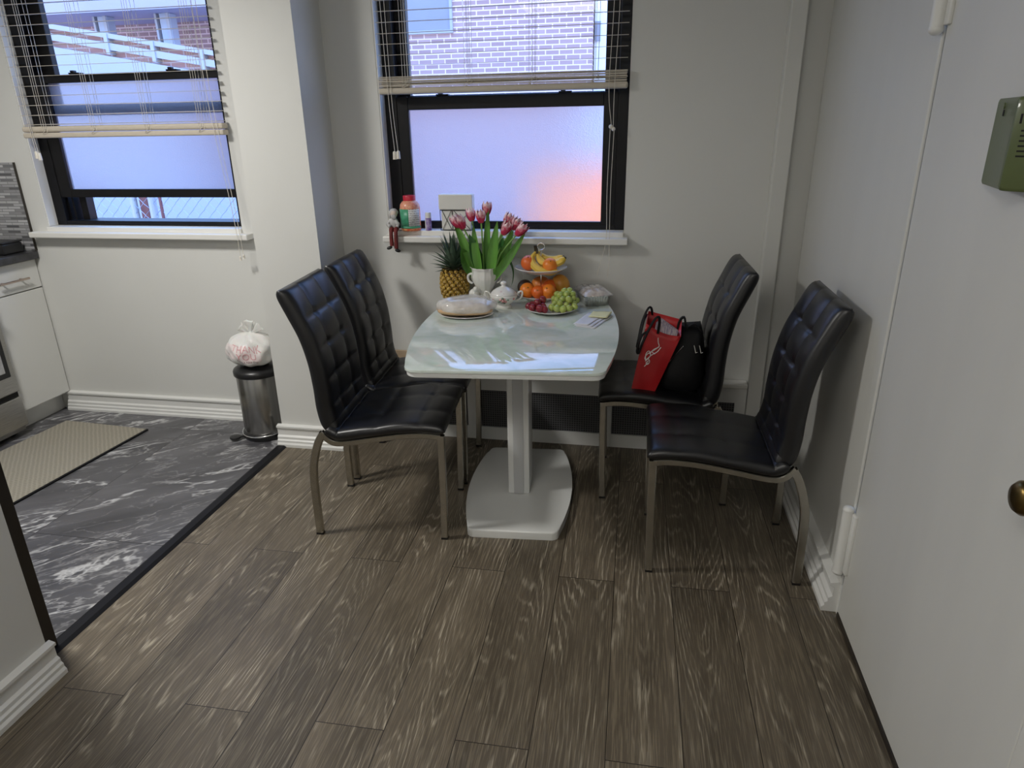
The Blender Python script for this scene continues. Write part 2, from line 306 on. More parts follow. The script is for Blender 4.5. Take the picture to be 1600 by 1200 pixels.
# ---------------------------------------------------------------- geometry
class G:
    def __init__(s): s.bm = bmesh.new()
    def box(s, x0, x1, y0, y1, z0, z1, bev=0., seg=2, mat=None):
        r = bmesh.ops.create_cube(s.bm, size=1.)
        vs = r['verts']
        for v in vs: v.co = Vector(((x0 + x1) / 2 + v.co.x * (x1 - x0), (y0 + y1) / 2 + v.co.y * (y1 - y0), (z0 + z1) / 2 + v.co.z * (z1 - z0)))
        if bev:
            es = list({e for v in vs for e in v.link_edges})
            r = bmesh.ops.bevel(s.bm, geom=es, offset=bev, segments=seg, affect='EDGES', profile=.5)
            vs = r['verts'] if not vs[0].is_valid else [v for v in set(list(r['verts']) + [v for v in vs if v.is_valid])]
        if mat is not None:
            for v in vs: v.co = mat @ v.co
        return s
    def ring_loft(s, rings, cap=True, closed=True):
        L = []
        for ring in rings: L.append([s.bm.verts.new(p) for p in ring])
        n = len(L[0])
        for a, b in zip(L, L[1:]):
            for i in range(n if closed else n - 1):
                j = (i + 1) % n
                try: s.bm.faces.new((a[i], a[j], b[j], b[i]))
                except ValueError: pass
        if cap:
            for q in (L[0][::-1], L[-1]):
                try: s.bm.faces.new(q)
                except ValueError: pass
        return s
    def tube(s, pts, r, seg=8, cap=True):
        pts = [Vector(p) for p in pts]; n = len(pts); rings = []
        up = None
        for i, p in enumerate(pts):
            t = (pts[min(i + 1, n - 1)] - pts[max(i - 1, 0)]).normalized()
            if up is None:
                up = t.orthogonal().normalized()
            else:
                up = (up - t * up.dot(t)); up = up.normalized() if up.length > 1e-6 else t.orthogonal().normalized()
            w = t.cross(up); rr = r[i] if isinstance(r, (list, tuple)) else r
            rings.append([p + (up * math.cos(2 * PI * k / seg) + w * math.sin(2 * PI * k / seg)) * rr for k in range(seg)])
        return s.ring_loft(rings, cap)
    def bar(s, pts, side, w, h):      # rectangular bar: 'side' is the fixed width axis
        pts = [Vector(p) for p in pts]; side = Vector(side).normalized(); n = len(pts); rings = []
        for i, p in enumerate(pts):
            t = (pts[min(i + 1, n - 1)] - pts[max(i - 1, 0)]).normalized(); nn = side.cross(t).normalized()
            b = min(w, h) * .12
            cs = [(-w / 2 + b, -h / 2), (w / 2 - b, -h / 2), (w / 2, -h / 2 + b), (w / 2, h / 2 - b), (w / 2 - b, h / 2), (-w / 2 + b, h / 2), (-w / 2, h / 2 - b), (-w / 2, -h / 2 + b)]
            rings.append([p + side * a + nn * c for a, c in cs])
        return s.ring_loft(rings)
    def lathe(s, prof, c=(0, 0, 0), seg=32, wob=None, cap=True):
        rings = []
        for r, z in prof:
            ring = []
            for k in range(seg):
                a = 2 * PI * k / seg; rr = r * (1 + (wob(a, z) if wob else 0))
                ring.append(Vector((c[0] + rr * math.cos(a), c[1] + rr * math.sin(a), c[2] + z)))
            rings.append(ring)
        return s.ring_loft(rings, cap)
    def ball(s, c, r, seg=20, ring=12, rot=None, f=None):
        r = (r, r, r) if not isinstance(r, (tuple, list)) else r
        q = bmesh.ops.create_uvsphere(s.bm, u_segments=seg, v_segments=ring, radius=1.)
        Rm = Euler(rot).to_matrix() if rot else Matrix.Identity(3)
        for v in q['verts']:
            d = v.co.copy(); k = f(d) if f else 1.
            v.co = Vector(c) + Rm @ Vector((d.x * r[0] * k, d.y * r[1] * k, d.z * r[2] * k))
        return s
    def prism(s, poly, z0, z1, bev=0., seg=3):
        vb = [s.bm.verts.new((x, y, z0)) for x, y in poly]; f = s.bm.faces.new(vb)
        r = bmesh.ops.extrude_face_region(s.bm, geom=[f]); vs = [e for e in r['geom'] if isinstance(e, bmesh.types.BMVert)]
        for v in vs: v.co.z = z1
        if bev:
            es = [e for e in s.bm.edges if abs(e.verts[0].co.z - z1) < 1e-6 and abs(e.verts[1].co.z - z1) < 1e-6]
            bmesh.ops.bevel(s.bm, geom=es, offset=bev, segments=seg, affect='EDGES', profile=.5)
        return s
    def quad(s, *p):
        s.bm.faces.new([s.bm.verts.new(Vector(q)) for q in p]); return s
    def sheet(s, grid):
        V = [[s.bm.verts.new(Vector(p)) for p in row] for row in grid]
        for a, b in zip(V, V[1:]):
            for i in range(len(a) - 1): s.bm.faces.new((a[i], a[i + 1], b[i + 1], b[i]))
        return s
    def xf(s, m):
        for v in s.bm.verts: v.co = m @ v.co
        return s
    def obj(s, name, mat, parent=None, smooth=False, angle=40, solid=None, sub=0):
        bmesh.ops.recalc_face_normals(s.bm, faces=s.bm.faces[:])
        me = bpy.data.meshes.new(name); s.bm.to_mesh(me); s.bm.free()
        me.materials.append(M[mat] if isinstance(mat, str) else mat)
        if smooth:
            for p in me.polygons: p.use_smooth = True
            if angle < 180: me.set_sharp_from_angle(angle=R(angle))
        o = bpy.data.objects.new(name, me); COL.objects.link(o)
        if parent: o.parent = parent
        if solid:
            md = o.modifiers.new('thickness', 'SOLIDIFY'); md.thickness = solid; md.offset = 0
        if sub:
            md = o.modifiers.new('subdiv', 'SUBSURF'); md.levels = sub; md.render_levels = sub
        return o
def tag(o, label=None, cat=None, group=None, kind=None):
    if label: o['label'] = label
    if cat: o['category'] = cat
    if group: o['group'] = group
    if kind: o['kind'] = kind
    return o
def thing(name, label, cat, loc=(0, 0, 0), rz=0., group=None):
    o = bpy.data.objects.new(name, None); COL.objects.link(o); o.location = loc; o.rotation_euler = (0, 0, rz)
    o.empty_display_size = .05
    return tag(o, label, cat, group)
def struct(o): o['kind'] = 'structure'; return o
def dup(root, loc, rz, label, group=None):
    r = root.copy(); COL.objects.link(r); r.location = loc; r.rotation_euler = (0, 0, rz); r['label'] = label
    for ch in list(root.children):
        c = ch.copy(); COL.objects.link(c); c.parent = r
        for g in list(ch.children):
            d = g.copy(); COL.objects.link(d); d.parent = c
    return r
def bez(p, n):                        # Catmull-Rom through points
    p = [Vector(q) for q in p]; q = [2 * p[0] - p[1]] + p + [2 * p[-1] - p[-2]]; out = []
    m = len(p) - 1
    for i in range(n + 1):
        t = i / n * m; k = min(int(t), m - 1); t -= k
        a, b, c, d = q[k:k + 4]
        out.append(.5 * ((2 * b) + (c - a) * t + (2 * a - 5 * b + 4 * c - d) * t * t + (3 * b - a - 3 * c + d) * t ** 3))
    return out
def text_mesh(body, size):
    cu = bpy.data.curves.new('lettering', 'FONT'); cu.body = body; cu.size = size; cu.align_x = 'CENTER'; cu.resolution_u = 3
    o = bpy.data.objects.new('lettering', cu); COL.objects.link(o)
    dg = bpy.context.evaluated_depsgraph_get(); me = bpy.data.meshes.new_from_object(o.evaluated_get(dg))
    bpy.data.objects.remove(o); bpy.data.curves.remove(cu)
    g = G(); g.bm.from_mesh(me); bpy.data.meshes.remove(me); return g

# ---------------------------------------------------------------- the room
YB, XW, H = .604, 1.276, 2.5
KX0 = -3.1                                            # kitchen left wall
W1 = (-.547, .533, 1.02, 2.24); W2 = (-2.383, -1.297, 1.02, 2.24)   # window openings
g = G(); g.box(-1.07, XW + .1, -3.75, YB + .0, -.1, 0); struct(g.obj('floor', 'wood'))
g = G(); g.box(KX0 - .1, -1.075, -2.6, YB, -.1, .002); struct(g.obj('floor_kitchen', 'marble'))
g = G(); g.box(KX0 - .1, XW + .2, -3.85, YB + .25, H, H + .1); struct(g.obj('ceiling', 'ceil'))
# outside wall with two openings
g = G(); y0, y1 = YB, YB + .25
for a, b in ((KX0 - .1, W2[0]), (W2[1], W1[0]), (W1[1], XW + .2)): g.box(a, b, y0, y1, -.1, H)
for w in (W1, W2):
    g.box(w[0], w[1], y0, y1, -.1, w[2] - .01); g.box(w[0], w[1], y0, y1, w[3], H)
struct(g.obj('wall_back', 'wall'))
g = G(); g.box(XW, XW + .15, -.552, YB, -.1, H); g.box(XW, XW + .15, -3.75, -1.47, -.1, H); g.box(XW, XW + .15, -1.47, -.552, 2.08, H); struct(g.obj('wall_right', 'wall_r'))
g = G(); g.box(-1.10, -1.0, -3.75, -1.18, -.1, H); struct(g.obj('wall_left', 'wall'))
g = G(); g.box(-1.10, XW + .2, -3.85, -3.75, -.1, H); struct(g.obj('wall_front', 'wall'))
g = G(); g.box(KX0 - .1, KX0, -2.6, YB, -.1, H); struct(g.obj('wall_kitchen_left', 'wall'))
g = G(); g.box(KX0 - .1, -1.10, -2.7, -2.6, -.1, H); struct(g.obj('wall_kitchen_front', 'wall'))
g = G(); g.box(-1.085, -.78, .345, YB, 0, H); struct(g.obj('wall_pillar', 'wall'))
g = G(); g.box(-1.085, -.80, -1.18, .345, 2.24, H); struct(g.obj('beam_1', 'wall'))
# boxed pipe chase in the right corner
g = G(); g.box(1.117, 1.178, .548, YB, 0, H, .004); struct(g.obj('trim_1', 'wall_r'))
# baseboards with a stepped profile
PROF = [(0, 0), (.032, 0), (.032, .014), (.026, .022), (.026, .032), (.020, .038), (.020, .050), (.012, .058), (.012, .092), (.020, .097), (.020, .106), (0, .112)]
def baseboard(name, pts, nrm, prof=PROF):            # pts: start/end on the wall plane, nrm: into the room
    g = G(); n = Vector((*nrm, 0)); rings = []
    for p in pts: rings.append([Vector((*p, 0)) + n * d + Vector((0, 0, z)) for d, z in prof])
    g.ring_loft(rings); return struct(g.obj(name, 'trim'))
baseboard('baseboard_kitchen_back', [(-2.53, YB), (-1.085, YB)], (0, -1))
baseboard('baseboard_pillar', [(-1.105, .345), (-.76, .345)], (0, -1))
baseboard('baseboard_pillar_side', [(-.78, .345), (-.78, .54)], (1, 0))
baseboard('baseboard_right', [(XW, -.535), (XW, YB)], (-1, 0), [(d * 1.42, z) for d, z in PROF])
baseboard('baseboard_left', [(-1.0, -3.7), (-1.0, -1.168)], (1, 0))
# threshold strip and dark jamb post
g = G(); g.ring_loft([[Vector((x, y, z)) for x, z in ((-1.106, .0), (-1.106, .007), (-1.098, .009), (-1.07, .009), (-1.058, .001), (-1.058, 0))] for y in (-1.165, .318)])
struct(g.obj('trim_2', 'strip'))
g = G(); g.box(-1.105, -1.078, -1.178, -1.080, .002, H, .003); struct(g.obj('trim_3', 'jamb'))
# painted vertical casing strip by the door
g = G(); g.box(XW - .007, XW + .02, -.552, -.500, .113, H, .0065, 4); struct(g.obj('trim_4', 'wall_r'))

# door in the right wall
door = bpy.data.objects.new('door_1', None); COL.objects.link(door); door.location = (XW, -.56, 0); struct(door)
g = G(); g.box(-.004, .04, -.905, -.002, .022, 2.07, .004); g.obj('door_panel', 'wall_r', door)
g = G(); g.box(-.006, .035, -.905, -.002, .001, .021, .002); g.obj('door_sweep', 'jamb', door)
g = G(); g.box(-.010, .05, -1.0, -.912, 0, 2.12, .004); g.obj('door_casing', 'wall_r', door)
for z0 in (.168, 1.655):
    g = G(); g.tube([(-.022, .006, z0), (-.022, .006, z0 + .215)], .016, 16)
    g.ball((-.022, .006, z0 + .215), (.017, .017, .012), 14, 8); g.ball((-.022, .006, z0), (.017, .017, .014), 14, 8)
    g.box(-.014, -.003, -.030, .004, z0 + .006, z0 + .21, .003)
    g.obj('hinge', 'trim', door, True, 50)
g = G(); k = Matrix.Translation((-.004, -.835, .905)) @ Matrix.Rotation(-PI / 2, 4, 'Y')
g.lathe([(.034, 0), (.034, .004), (.03, .008), (.013, .012), (.012, .03), (.022, .036), (.028, .046), (.028, .056), (.022, .064), (.008, .067), (.0005, .067)], seg=32).xf(k); g.obj('door_knob', 'brass', door, True, 50)

# ---------------------------------------------------------------- windows
def window(name, w, lower_open, casing):
    x0, x1, z0, z1 = w; yf = YB + .06
    o = bpy.data.objects.new(name, None); COL.objects.link(o); o.location = ((x0 + x1) / 2, yf, z0); struct(o)
    cx = (x0 + x1) / 2; hw = (x1 - x0) / 2
    zz = lambda z: z - z0
    g = G()                                        # outer frame
    fl = .06
    g.box(-hw, -hw + fl, -.002, .12, 0, zz(z1), .003); g.box(hw - fl + .015, hw, -.002, .12, 0, zz(z1), .003)
    g.box(-hw, hw, .0, .12, 0, .022, .003); g.box(-hw, hw, .0, .12, zz(z1) - .05, zz(z1), .003)
    g.obj('frame', 'black', o)
    def sash(nm, ya, yb, za, zb, xl, xr, bot, top, pane, lt):
        s = G(); s.box(-hw + fl - .01, xl, ya, yb, za, zb, .003); s.box(xr, hw - .043, ya, yb, za, zb, .003)
        s.box(xl, xr, ya, yb, za, za + bot, .003); s.box(xl, xr, ya, yb, zb - top, zb, .003)
        so = s.obj(nm, 'black', o)
        p = G(); ym = (ya + yb) / 2; p.quad((xl, ym, za + bot), (xr, ym, za + bot), (xr, ym, zb - top), (xl, ym, zb - top))
        p.obj('pane', pane, so)
        for lx in lt:
            q = G(); q.box(lx - .028, lx + .028, ya - .003, yb, zb, zb + .007, .002); q.box(lx - .02, lx + .0, ya, yb - .01, zb + .006, zb + .017, .003)
            q.obj('sash_latch', 'black', so)
        return so
    if not lower_open:
        sash('lower_sash', .002, .034, .004, zz(1.590), -.430, .434, zz(1.053) - .004, .055, 'frost', (-.27, .27))
        sash('upper_sash', .05, .085, zz(1.56), zz(z1) - .03, -.430, .434, .035, .04, 'glass', ())
    else:
        sash('lower_sash', .002, .034, zz(1.158), zz(1.728), -hw + .125, hw - .045, .04, .036, 'frost', (-.25, .27))
        sash('upper_sash', .05, .085, zz(1.545), zz(z1) - .03, -hw + .145, hw - .055, .05, .04, 'glass', ())
        g = G(); g.box(-hw + .055, -hw + .07, .03, .09, .02, zz(1.16)); g.box(-hw + .09, -hw + .10, .03, .09, .02, zz(1.16)); g.box(-hw + .12, -hw + .158, .05, .1, .02, zz(1.16)); g.obj('track', 'black', o)
    g = G()                                        # sill
    g.box(-hw - .012 - casing, hw + .02 + casing * .6, -.122, -.0, -.05, -.022, .005); g.box(-hw, hw, -.075, .02, -.03, -.001, .003)
    g.obj('window_sill', 'trimw', o)
    g = G(); g.box(-hw - .0, -hw + .006, -.058, -.001, 0, zz(z1), .001); g.obj('reveal', 'trimw', o)
    return o
window('window_1', W1, False, .0)
window('window_2', W2, True, .06)

# ---------------------------------------------------------------- blinds
def blind(label, x0, x1, yc, zs, rail, ladders, stack):
    b = thing('window_blind', label, 'blind', ((x0 + x1) / 2, yc, rail[0])); z0 = rail[0]; hw = (x1 - x0) / 2; cx = (x0 + x1) / 2
    g = G(); t = R(5)
    for z in zs:
        m = Matrix.Translation((0, 0, z - z0)) @ Matrix.Rotation(t, 4, 'X') @ Matrix.Rotation(R(rnd.uniform(-.12, .12)), 4, 'Y')
        g.box(-hw, hw, -.016, .016, -.0009, .0009, mat=m)
    g.obj('slats', 'blind', b)
    g = G(); h = rail[1] - z0
    if stack:
        g.box(-hw - .004, hw + .004, -.027, .025, 0, .026, .008)
        g.obj('bottom_rail', 'blind', b)
        g = G(); n = 9
        for i in range(n):
            z = .029 + i * (h - .029) / n; m = Matrix.Translation((0, 0, z)) @ Matrix.Rotation(R(rnd.uniform(1, 5)), 4, 'X') @ Matrix.Rotation(R(rnd.uniform(-.15, .15)), 4, 'Y')
            g.box(-hw + rnd.uniform(-.002, .002), hw + rnd.uniform(-.002, .002), -.025, .025, 0, .0035, .001, mat=m)
        g.obj('stacked_slats', 'blind', b)
    else:
        g.box(-hw - .004, hw + .004, -.026, .024, 0, h * .46, .007); g.box(-hw - .004, hw + .004, -.026, .024, h * .50, h, .009); g.obj('bottom_rail', 'blind', b)
    g = G()
    for lx in ladders:
        for dx in (-.012, .0, .012):
            for dy in (-.027, .026): 
                if dx == 0 and dy > 0: continue
                g.tube([(lx - cx + dx * (1 if dy < 0 else .5), dy, h * .6), (lx - cx + dx + .004, dy, zs[-1] - z0)], .0009, 4)
        pts = [(lx - cx + .022 * math.sin(a * 1.3) * (1 - a / 14), -.029, h * .55 + .014 * math.cos(a)) for a in [i * .5 for i in range(14)]]
        g.tube(pts, .0011, 4)
    g.obj('ladder_cords', 'cord', b)
    return b, cx, z0
zs1 = [1.711 + .0413 * i for i in range(12)]
b1, cx, z0 = blind('cream slatted blind half raised over the dining window by the table', -.528, .522, .598, zs1, (1.597, 1.668), (-.408, -.136, .136, .395), True)
def cord(b, cx, yc, z0, pts, r=.0013, tas=None, shape='bell', name='pull_cord'):
    g = G(); pp = bez([(x - cx, y - yc, z - z0) for x, y, z in pts], 24); g.tube(pp, r, 5); c = g.obj(name, 'cord', b, True)
    if tas:
        g = G()
        for (x, y, z) in tas:
            if shape == 'bell': g.lathe([(.004, .034), (.0075, .03), (.0085, .008), (.009, 0)], (x - cx, y - yc, z - z0), 12)
            elif shape == 'bead': g.ball((x - cx, y - yc, z - z0), .0085, 12, 8)
            else: g.lathe([(.002, .022), (.006, .016), (.0045, .008), (.007, 0)], (x - cx, y - yc, z - z0), 10)
        g.obj('tassel', 'tassel', c, True)
cord(b1, cx, .598, z0, [(-.498, .568, 2.15), (-.488, .566, 1.6), (-.477, .566, 1.365)], tas=[(-.4785, .566, 1.332)])
cord(b1, cx, .598, z0, [(-.478, .568, 2.15), (-.474, .566, 1.6), (-.462, .566, 1.365)], tas=[(-.4615, .566, 1.334)])
cord(b1, cx, .598, z0, [(.465, .566, 2.15), (.462, .566, 1.9), (.452, .564, 1.60), (.466, .562, 1.455)], tas=[(.464, .562, 1.452)], shape='bead')
cord(b1, cx, .598, z0, [(.478, .566, 2.15), (.484, .566, 1.9), (.474, .564, 1.6), (.474, .562, 1.445)], tas=[(.475, .562, 1.443)], shape='bead')
cord(b1, cx, .598, z0, [(.462, .562, 1.45), (.457, .56, 1.2), (.460, .545, 1.0), (.440, .54, .90), (.425, .545, .84)])
cord(b1, cx, .598, z0, [(.478, .562, 1.44), (.472, .56, 1.2), (.474, .545, 1.0), (.476, .54, .9), (.470, .545, .83)])
zs2 = [1.5055 + .0424 * i for i in range(17)]
b2, cx, z0 = blind('cream slatted blind with round bottom rail over the kitchen window', -2.338, -1.284, .572, zs2, (1.445, 1.498), (-2.212, -1.944, -1.661, -1.385), False)
cord(b2, cx, .572, z0, [(-2.28, .54, 2.15), (-2.29, .54, 1.6), (-2.285, .54, 1.39)], tas=[(-2.285, .54, 1.352)])
cord(b2, cx, .572, z0, [(-2.26, .54, 2.15), (-2.28, .54, 1.6), (-2.273, .54, 1.38)], tas=[(-2.27, .54, 1.345)])
cord(b2, cx, .572, z0, [(-1.33, .54, 2.15), (-1.328, .54, 1.6), (-1.29, .535, 1.1), (-1.285, .535, .90)], tas=[(-1.286, .535, .876)], shape='knot')
cord(b2, cx, .572, z0, [(-1.31, .54, 2.15), (-1.308, .54, 1.6), (-1.274, .535, 1.1), (-1.268, .535, .91)], tas=[(-1.268, .535, .884)], shape='knot')

# ---------------------------------------------------------------- radiator cover under the window
rc = thing('radiator_cover', 'long white low radiator cover with dark mesh grilles under the dining window', 'radiator cover', (.17, .552, 0))
ox = -.17
def rb(g, x0, x1, z0, z1, y0=0., y1=.018, bev=.003): g.box(x0 + ox, x1 + ox, y0, y1, z0, z1, bev)
g = G()
for a, b in ((-.755, -.745), (-.192, -.124), (.46, .512), (1.066, 1.114)): rb(g, a, b, .066, .262, bev=0)
rb(g, -.755, 1.114, 0, .066, bev=0); rb(g, -.755, 1.114, .262, .335, bev=0)
g.obj('front_panel', 'trim', rc)
for a, b in ((-.745, -.192), (-.124, .46), (.512, 1.066)):
    g = G(); rb(g, a, b, .066, .262, .008, .012, 0); g.obj('grille', 'grille', rc)
g = G(); rb(g, -.755, 1.114, .3352, .357, -.014, .05, .005); g.obj('top_ledge', 'trimw', rc)
g = G(); g.box(-.62, -.462, .578, .590, .358, .438, .002)
tag(g.obj('wooden_board', 'tan'), 'small tan board leaning on the wall behind the back left chair', 'board')

# ---------------------------------------------------------------- dining chairs
def slab(g, outer, thick, W, nu, nv, bump, eu=14, ev=10, wfun=None):
    mid = bez(outer, nu)
    N = []
    for i in range(nu + 1):
        t = (mid[min(i + 1, nu)] - mid[max(i - 1, 0)]).normalized(); N.append(Vector((-t.y, t.x)) if True else None)
    S = [math.sin(PI / 2 * (-1 + 2 * j / nv)) * .45 + (-1 + 2 * j / nv) * .55 for j in range(nv + 1)]
    front, back = [], []
    for i in range(nu + 1):
        u = i / nu; e = (1 - abs(2 * u - 1) ** eu) ** .5; th = thick(u); fr, bk = [], []
        for s in S:
            es = e * max(0, (1 - abs(s) ** ev)) ** .5
            w = W / 2 * (wfun(u) if wfun else 1)
            c = mid[i] + N[i] * th / 2
            f = c + N[i] * (es * (th / 2 + bump(u, s))); b = c - N[i] * es * th / 2
            fr.append(Vector((f.x, s * w, f.y))); bk.append(Vector((b.x, s * w, b.y)))
        front.append(fr); back.append(bk)
    g.sheet(front); g.sheet(back)
    bmesh.ops.remove_doubles(g.bm, verts=g.bm.verts[:], dist=.0006)
    return g
def chair(label):
    c = thing('dining_chair', label, 'chair', group='black tufted dining chairs')
    gs = lambda d, w: math.exp(-(d / w) ** 2)
    def bump_back(u, s):
        rows = [.14, .305, .47, .635, .80]; dv = min(abs(s - .36), abs(s + .36)); dh = min(abs(u - r) for r in rows)
        fade = min(1, u / .12); ef = 1 - min(1, max(0, (abs(s) - .55) / .35)) ** 1.5
        pil = .006 * (1 - gs(dv, .16)) * (1 - .8 * gs(dh, .055) * ef)
        gr = max(gs(dv, .035) * .9, gs(dh, .011) * ef) * .006
        btn = gs(dv, .07) * gs(dh, .022) * .009
        return (pil - gr - btn) * fade
    def bump_seat(u, s):
        rows = [.30, .55, .80]; dv = min(abs(s - .36), abs(s + .36)); dh = min(abs(u - r) for r in rows)
        pil = .006 * (1 - .8 * gs(dv, .14)) * (1 - .7 * gs(dh, .06))
        gr = max(gs(dv, .03) * .6, gs(dh, .012) * .8) * .004
        btn = gs(dv, .06) * gs(dh, .025) * .006
        return (pil - gr - btn) * .65
    back = [(.100, .412), (.066, .448), (.052, .515), (.049, .60), (.041, .69), (.021, .78), (-.012, .862), (-.048, .944)]
    back = back[::-1]
    g = slab(G(), back, lambda u: .068 - .010 * (1 - u), .392, 84, 44, lambda u, s: bump_back(1 - u, s), 22, 12)
    g.obj('backrest', 'leather', c, True, 180)
    seat = [(.078, .428), (.105, .411), (.145, .403), (.25, .420), (.36, .437), (.45, .441), (.528, .433)]
    g = slab(G(), seat, lambda u: .046 - .006 * u, .425, 60, 44, bump_seat, 18, 14)
    g.obj('seat', 'leather', c, True, 180)
    for sy in (-1, 1):
        y = sy * .187
        g = G(); g.bar(bez([(.508, y, .424), (.45, y, .430), (.36, y, .425), (.25, y, .408), (.145, y, .391), (.100, y, .397), (.066, y, .432)], 26), (0, 1, 0), .02, .021); g.obj('side_rail', 'nickel', c, True, 30)
        for nm, pts, w in (('rear', [(.074, y, .428), (.052, y, .39), (.030, y, .325), (.020, y, .27), (.0155, y, .18), (.0145, y, .008)], .027), ('front', [(.510, y, .432), (.509, y, .3), (.506, y, .15), (.502, y, .008)], .025)):
            g = G(); g.bar(bez(pts, 16), (0, 1, 0), .021, w); lo = g.obj('leg', 'nickel', c, True, 30)
            g = G(); p = pts[-1]; g.box(p[0] - w / 2, p[0] + w / 2, y - .0105, y + .0105, 0, .010, .001); g.obj('foot_cap', 'blackp', lo)
    g = G(); g.bar([(.44, -.177, .420), (.44, .177, .420)], (1, 0, 0), .03, .015); g.obj('cross_rail', 'nickel', c)
    return c
ch = chair('front left black tufted chair, nearest the pillar and showing its whole seat')
ch.location = (-.585, -.188, 0); ch.rotation_euler = (0, 0, R(5.0))
dup(ch, (-.610, .250, 0), R(3.8), 'back left black tufted chair behind another, its seat tucked under the table')
dup(ch, (1.192, -.220, 0), R(180.6), 'empty black tufted chair against the right wall, nearest the door')
dup(ch, (.996, .272, 0), R(182.0), 'black tufted chair on the right that carries the red bag and black bag')

# ---------------------------------------------------------------- table
TZ = .735
tb = thing('dining_table', 'white pedestal dining table with curved sides and glossy marbled glass top', 'table', (.157, .060, 0), R(4.5))
def barrel(hl, wm, we, rc, n=22):
    right = []
    W = lambda y: we + (wm - we) * (1 - (y / hl) ** 2)
    ys = [-hl + rc + (2 * hl - 2 * rc) * i / n for i in range(n + 1)]
    side = [(W(y), y) for y in ys]
    def corner(sx, sy):
        cxx = W(hl - rc) - rc; cyy = hl - rc; out = []
        for k in range(1, 6):
            a = k / 6 * PI / 2
            out.append((sx * (cxx + rc * math.cos(a)), sy * (cyy + rc * math.sin(a))))
        return out
    poly = side + corner(1, 1) + [(W(hl - rc) - rc, hl)] + [(-(W(hl - rc) - rc), hl)] + corner(-1, 1)[::-1] + [(-x, y) for x, y in side[::-1]] + corner(-1, -1) + [(-(W(hl - rc) - rc), -hl), (W(hl - rc) - rc, -hl)] + corner(1, -1)[::-1]
    return poly
g = G(); g.prism(barrel(.53, .385, .318, .05), TZ - .009, TZ, .002, 2); g.obj('glass_top', 'tabletop', tb, True, 30)
g = G(); g.prism(barrel(.524, .380, .313, .05), TZ - .027, TZ - .0095, .004, 2); g.obj('table_frame', 'gloss', tb, True, 30)
g = G(); g.prism(barrel(.355, .218, .168, .03), .0, .034, .007, 3); g.obj('base', 'gloss', tb, True, 30)
g = G(); g.box(-.044, .044, -.075, .085, .034, TZ - .034, .006); pd = g.obj('pedestal', 'pedst', tb, True, 30)
g = G(); g.box(-.021, .021, -.0785, -.07, .036, TZ - .05, .002); g.obj('pedestal_inlay', 'pedgrey', pd, True, 30)
g = G(); g.box(-.17, .17, -.25, .25, TZ - .046, TZ - .027, .003); g.obj('top_support', 'gloss', tb)

# ---------------------------------------------------------------- fruit stand and fruit
def lathe_obj(name, prof, mat, parent, seg=40, c=(0, 0, 0), wob=None, ang=60):
    return G().lathe(prof, c, seg, wob).obj(name, mat, parent, True, ang)
fs = thing('tiered_fruit_stand', 'two tier white plate fruit stand with thin metal pole at the table back', 'fruit stand', (.188, .460, TZ))
lathe_obj('lower_plate', [(.0005, .022), (.05, .022), (.085, .027), (.103, .036), (.1045, .034), (.087, .022), (.055, .015), (.045, .0), (.038, 0), (.036, .013), (.0005, .014)], 'plate', fs, 48)
lathe_obj('upper_plate', [(.0005, .137), (.05, .137), (.09, .143), (.112, .154), (.1135, .152), (.092, .137), (.055, .130), (.0005, .129)], 'plate', fs, 48)
g = G(); g.tube([(0, 0, .02), (0, 0, .225)], .0032, 10); g.ball((0, 0, .128), (.009, .009, .006)); g.lathe([(.006, .137), (.007, .141), (.004, .146)], seg=12); g.obj('pole', 'chrome', fs, True)
g = G(); g.tube([(.015 * math.sin(a), 0, .240 - .015 * math.cos(a)) for a in [2 * PI * i / 24 for i in range(25)]], .0024, 8); g.obj('ring_handle', 'chrome', fs, True)
def orange(loc, r, label, mat='orange', grp='oranges on the fruit stand', rot=(0, 0, 0)):
    o = thing('orange', label, 'orange', (loc[0], loc[1], loc[2] - r * .96), 0, grp)
    g = G(); g.ball((0, 0, r * .96), (r, r, r * .95), 28, 18, f=lambda d: 1 - .06 * max(0, abs(d.z) - .9) * 10 * .5, rot=rot); g.obj('peel', mat, o, True, 180)
    g = G(); g.ball(Vector((0, 0, r * .96)) + Euler(rot).to_matrix() @ Vector((0, 0, r * .93)), (.0035, .0035, .0022), 8, 6); g.obj('stem_end', 'gstem', o, True)
    return o
zl = TZ + .026; zu = TZ + .141
orange((.136, .408, zl + .033), .034, 'orange at left front of the lower fruit stand plate', rot=(.9, .3, 0))
orange((.186, .388, zl + .031), .029, 'middle front orange on the lower fruit stand plate', 'orange2', rot=(1.0, 0, 0))
orange((.231, .396, zl + .033), .033, 'front orange at right of three on the lower plate, behind green grapes', rot=(.8, -.3, 0))
orange((.135, .452, zu + .030), .034, 'orange at the left of the upper plate beside the bananas', 'orange2', rot=(.5, 0, 0))
orange((.232, .424, zu + .026), .032, 'orange under the banana tips on the upper plate', rot=(.7, .2, 0))
o = thing('avocado', 'dark brown avocado at left back of lower fruit stand plate', 'avocado', (.115, .472, zl))
G().ball((0, 0, .034), (.033, .042, .033), 24, 16, f=lambda d: 1 - .12 * d.y).obj('skin', 'avocado', o, True, 180)
o = thing('peach', 'red orange peach behind the oranges on the lower fruit stand plate', 'peach', (.182, .497, zl))
G().ball((0, 0, .038), (.044, .042, .040), 26, 16, f=lambda d: 1 - .05 * math.exp(-(d.x / .12) ** 2) * (1 if d.y < 0 else 0)).obj('skin', 'peach', o, True, 180)
o = thing('peach', 'orange tinted peach beside the mango on the lower fruit stand plate', 'peach', (.228, .455, zl))
G().ball((0, 0, .037), (.036, .034, .037), 26, 16).obj('skin', 'orange2', o, True, 180)
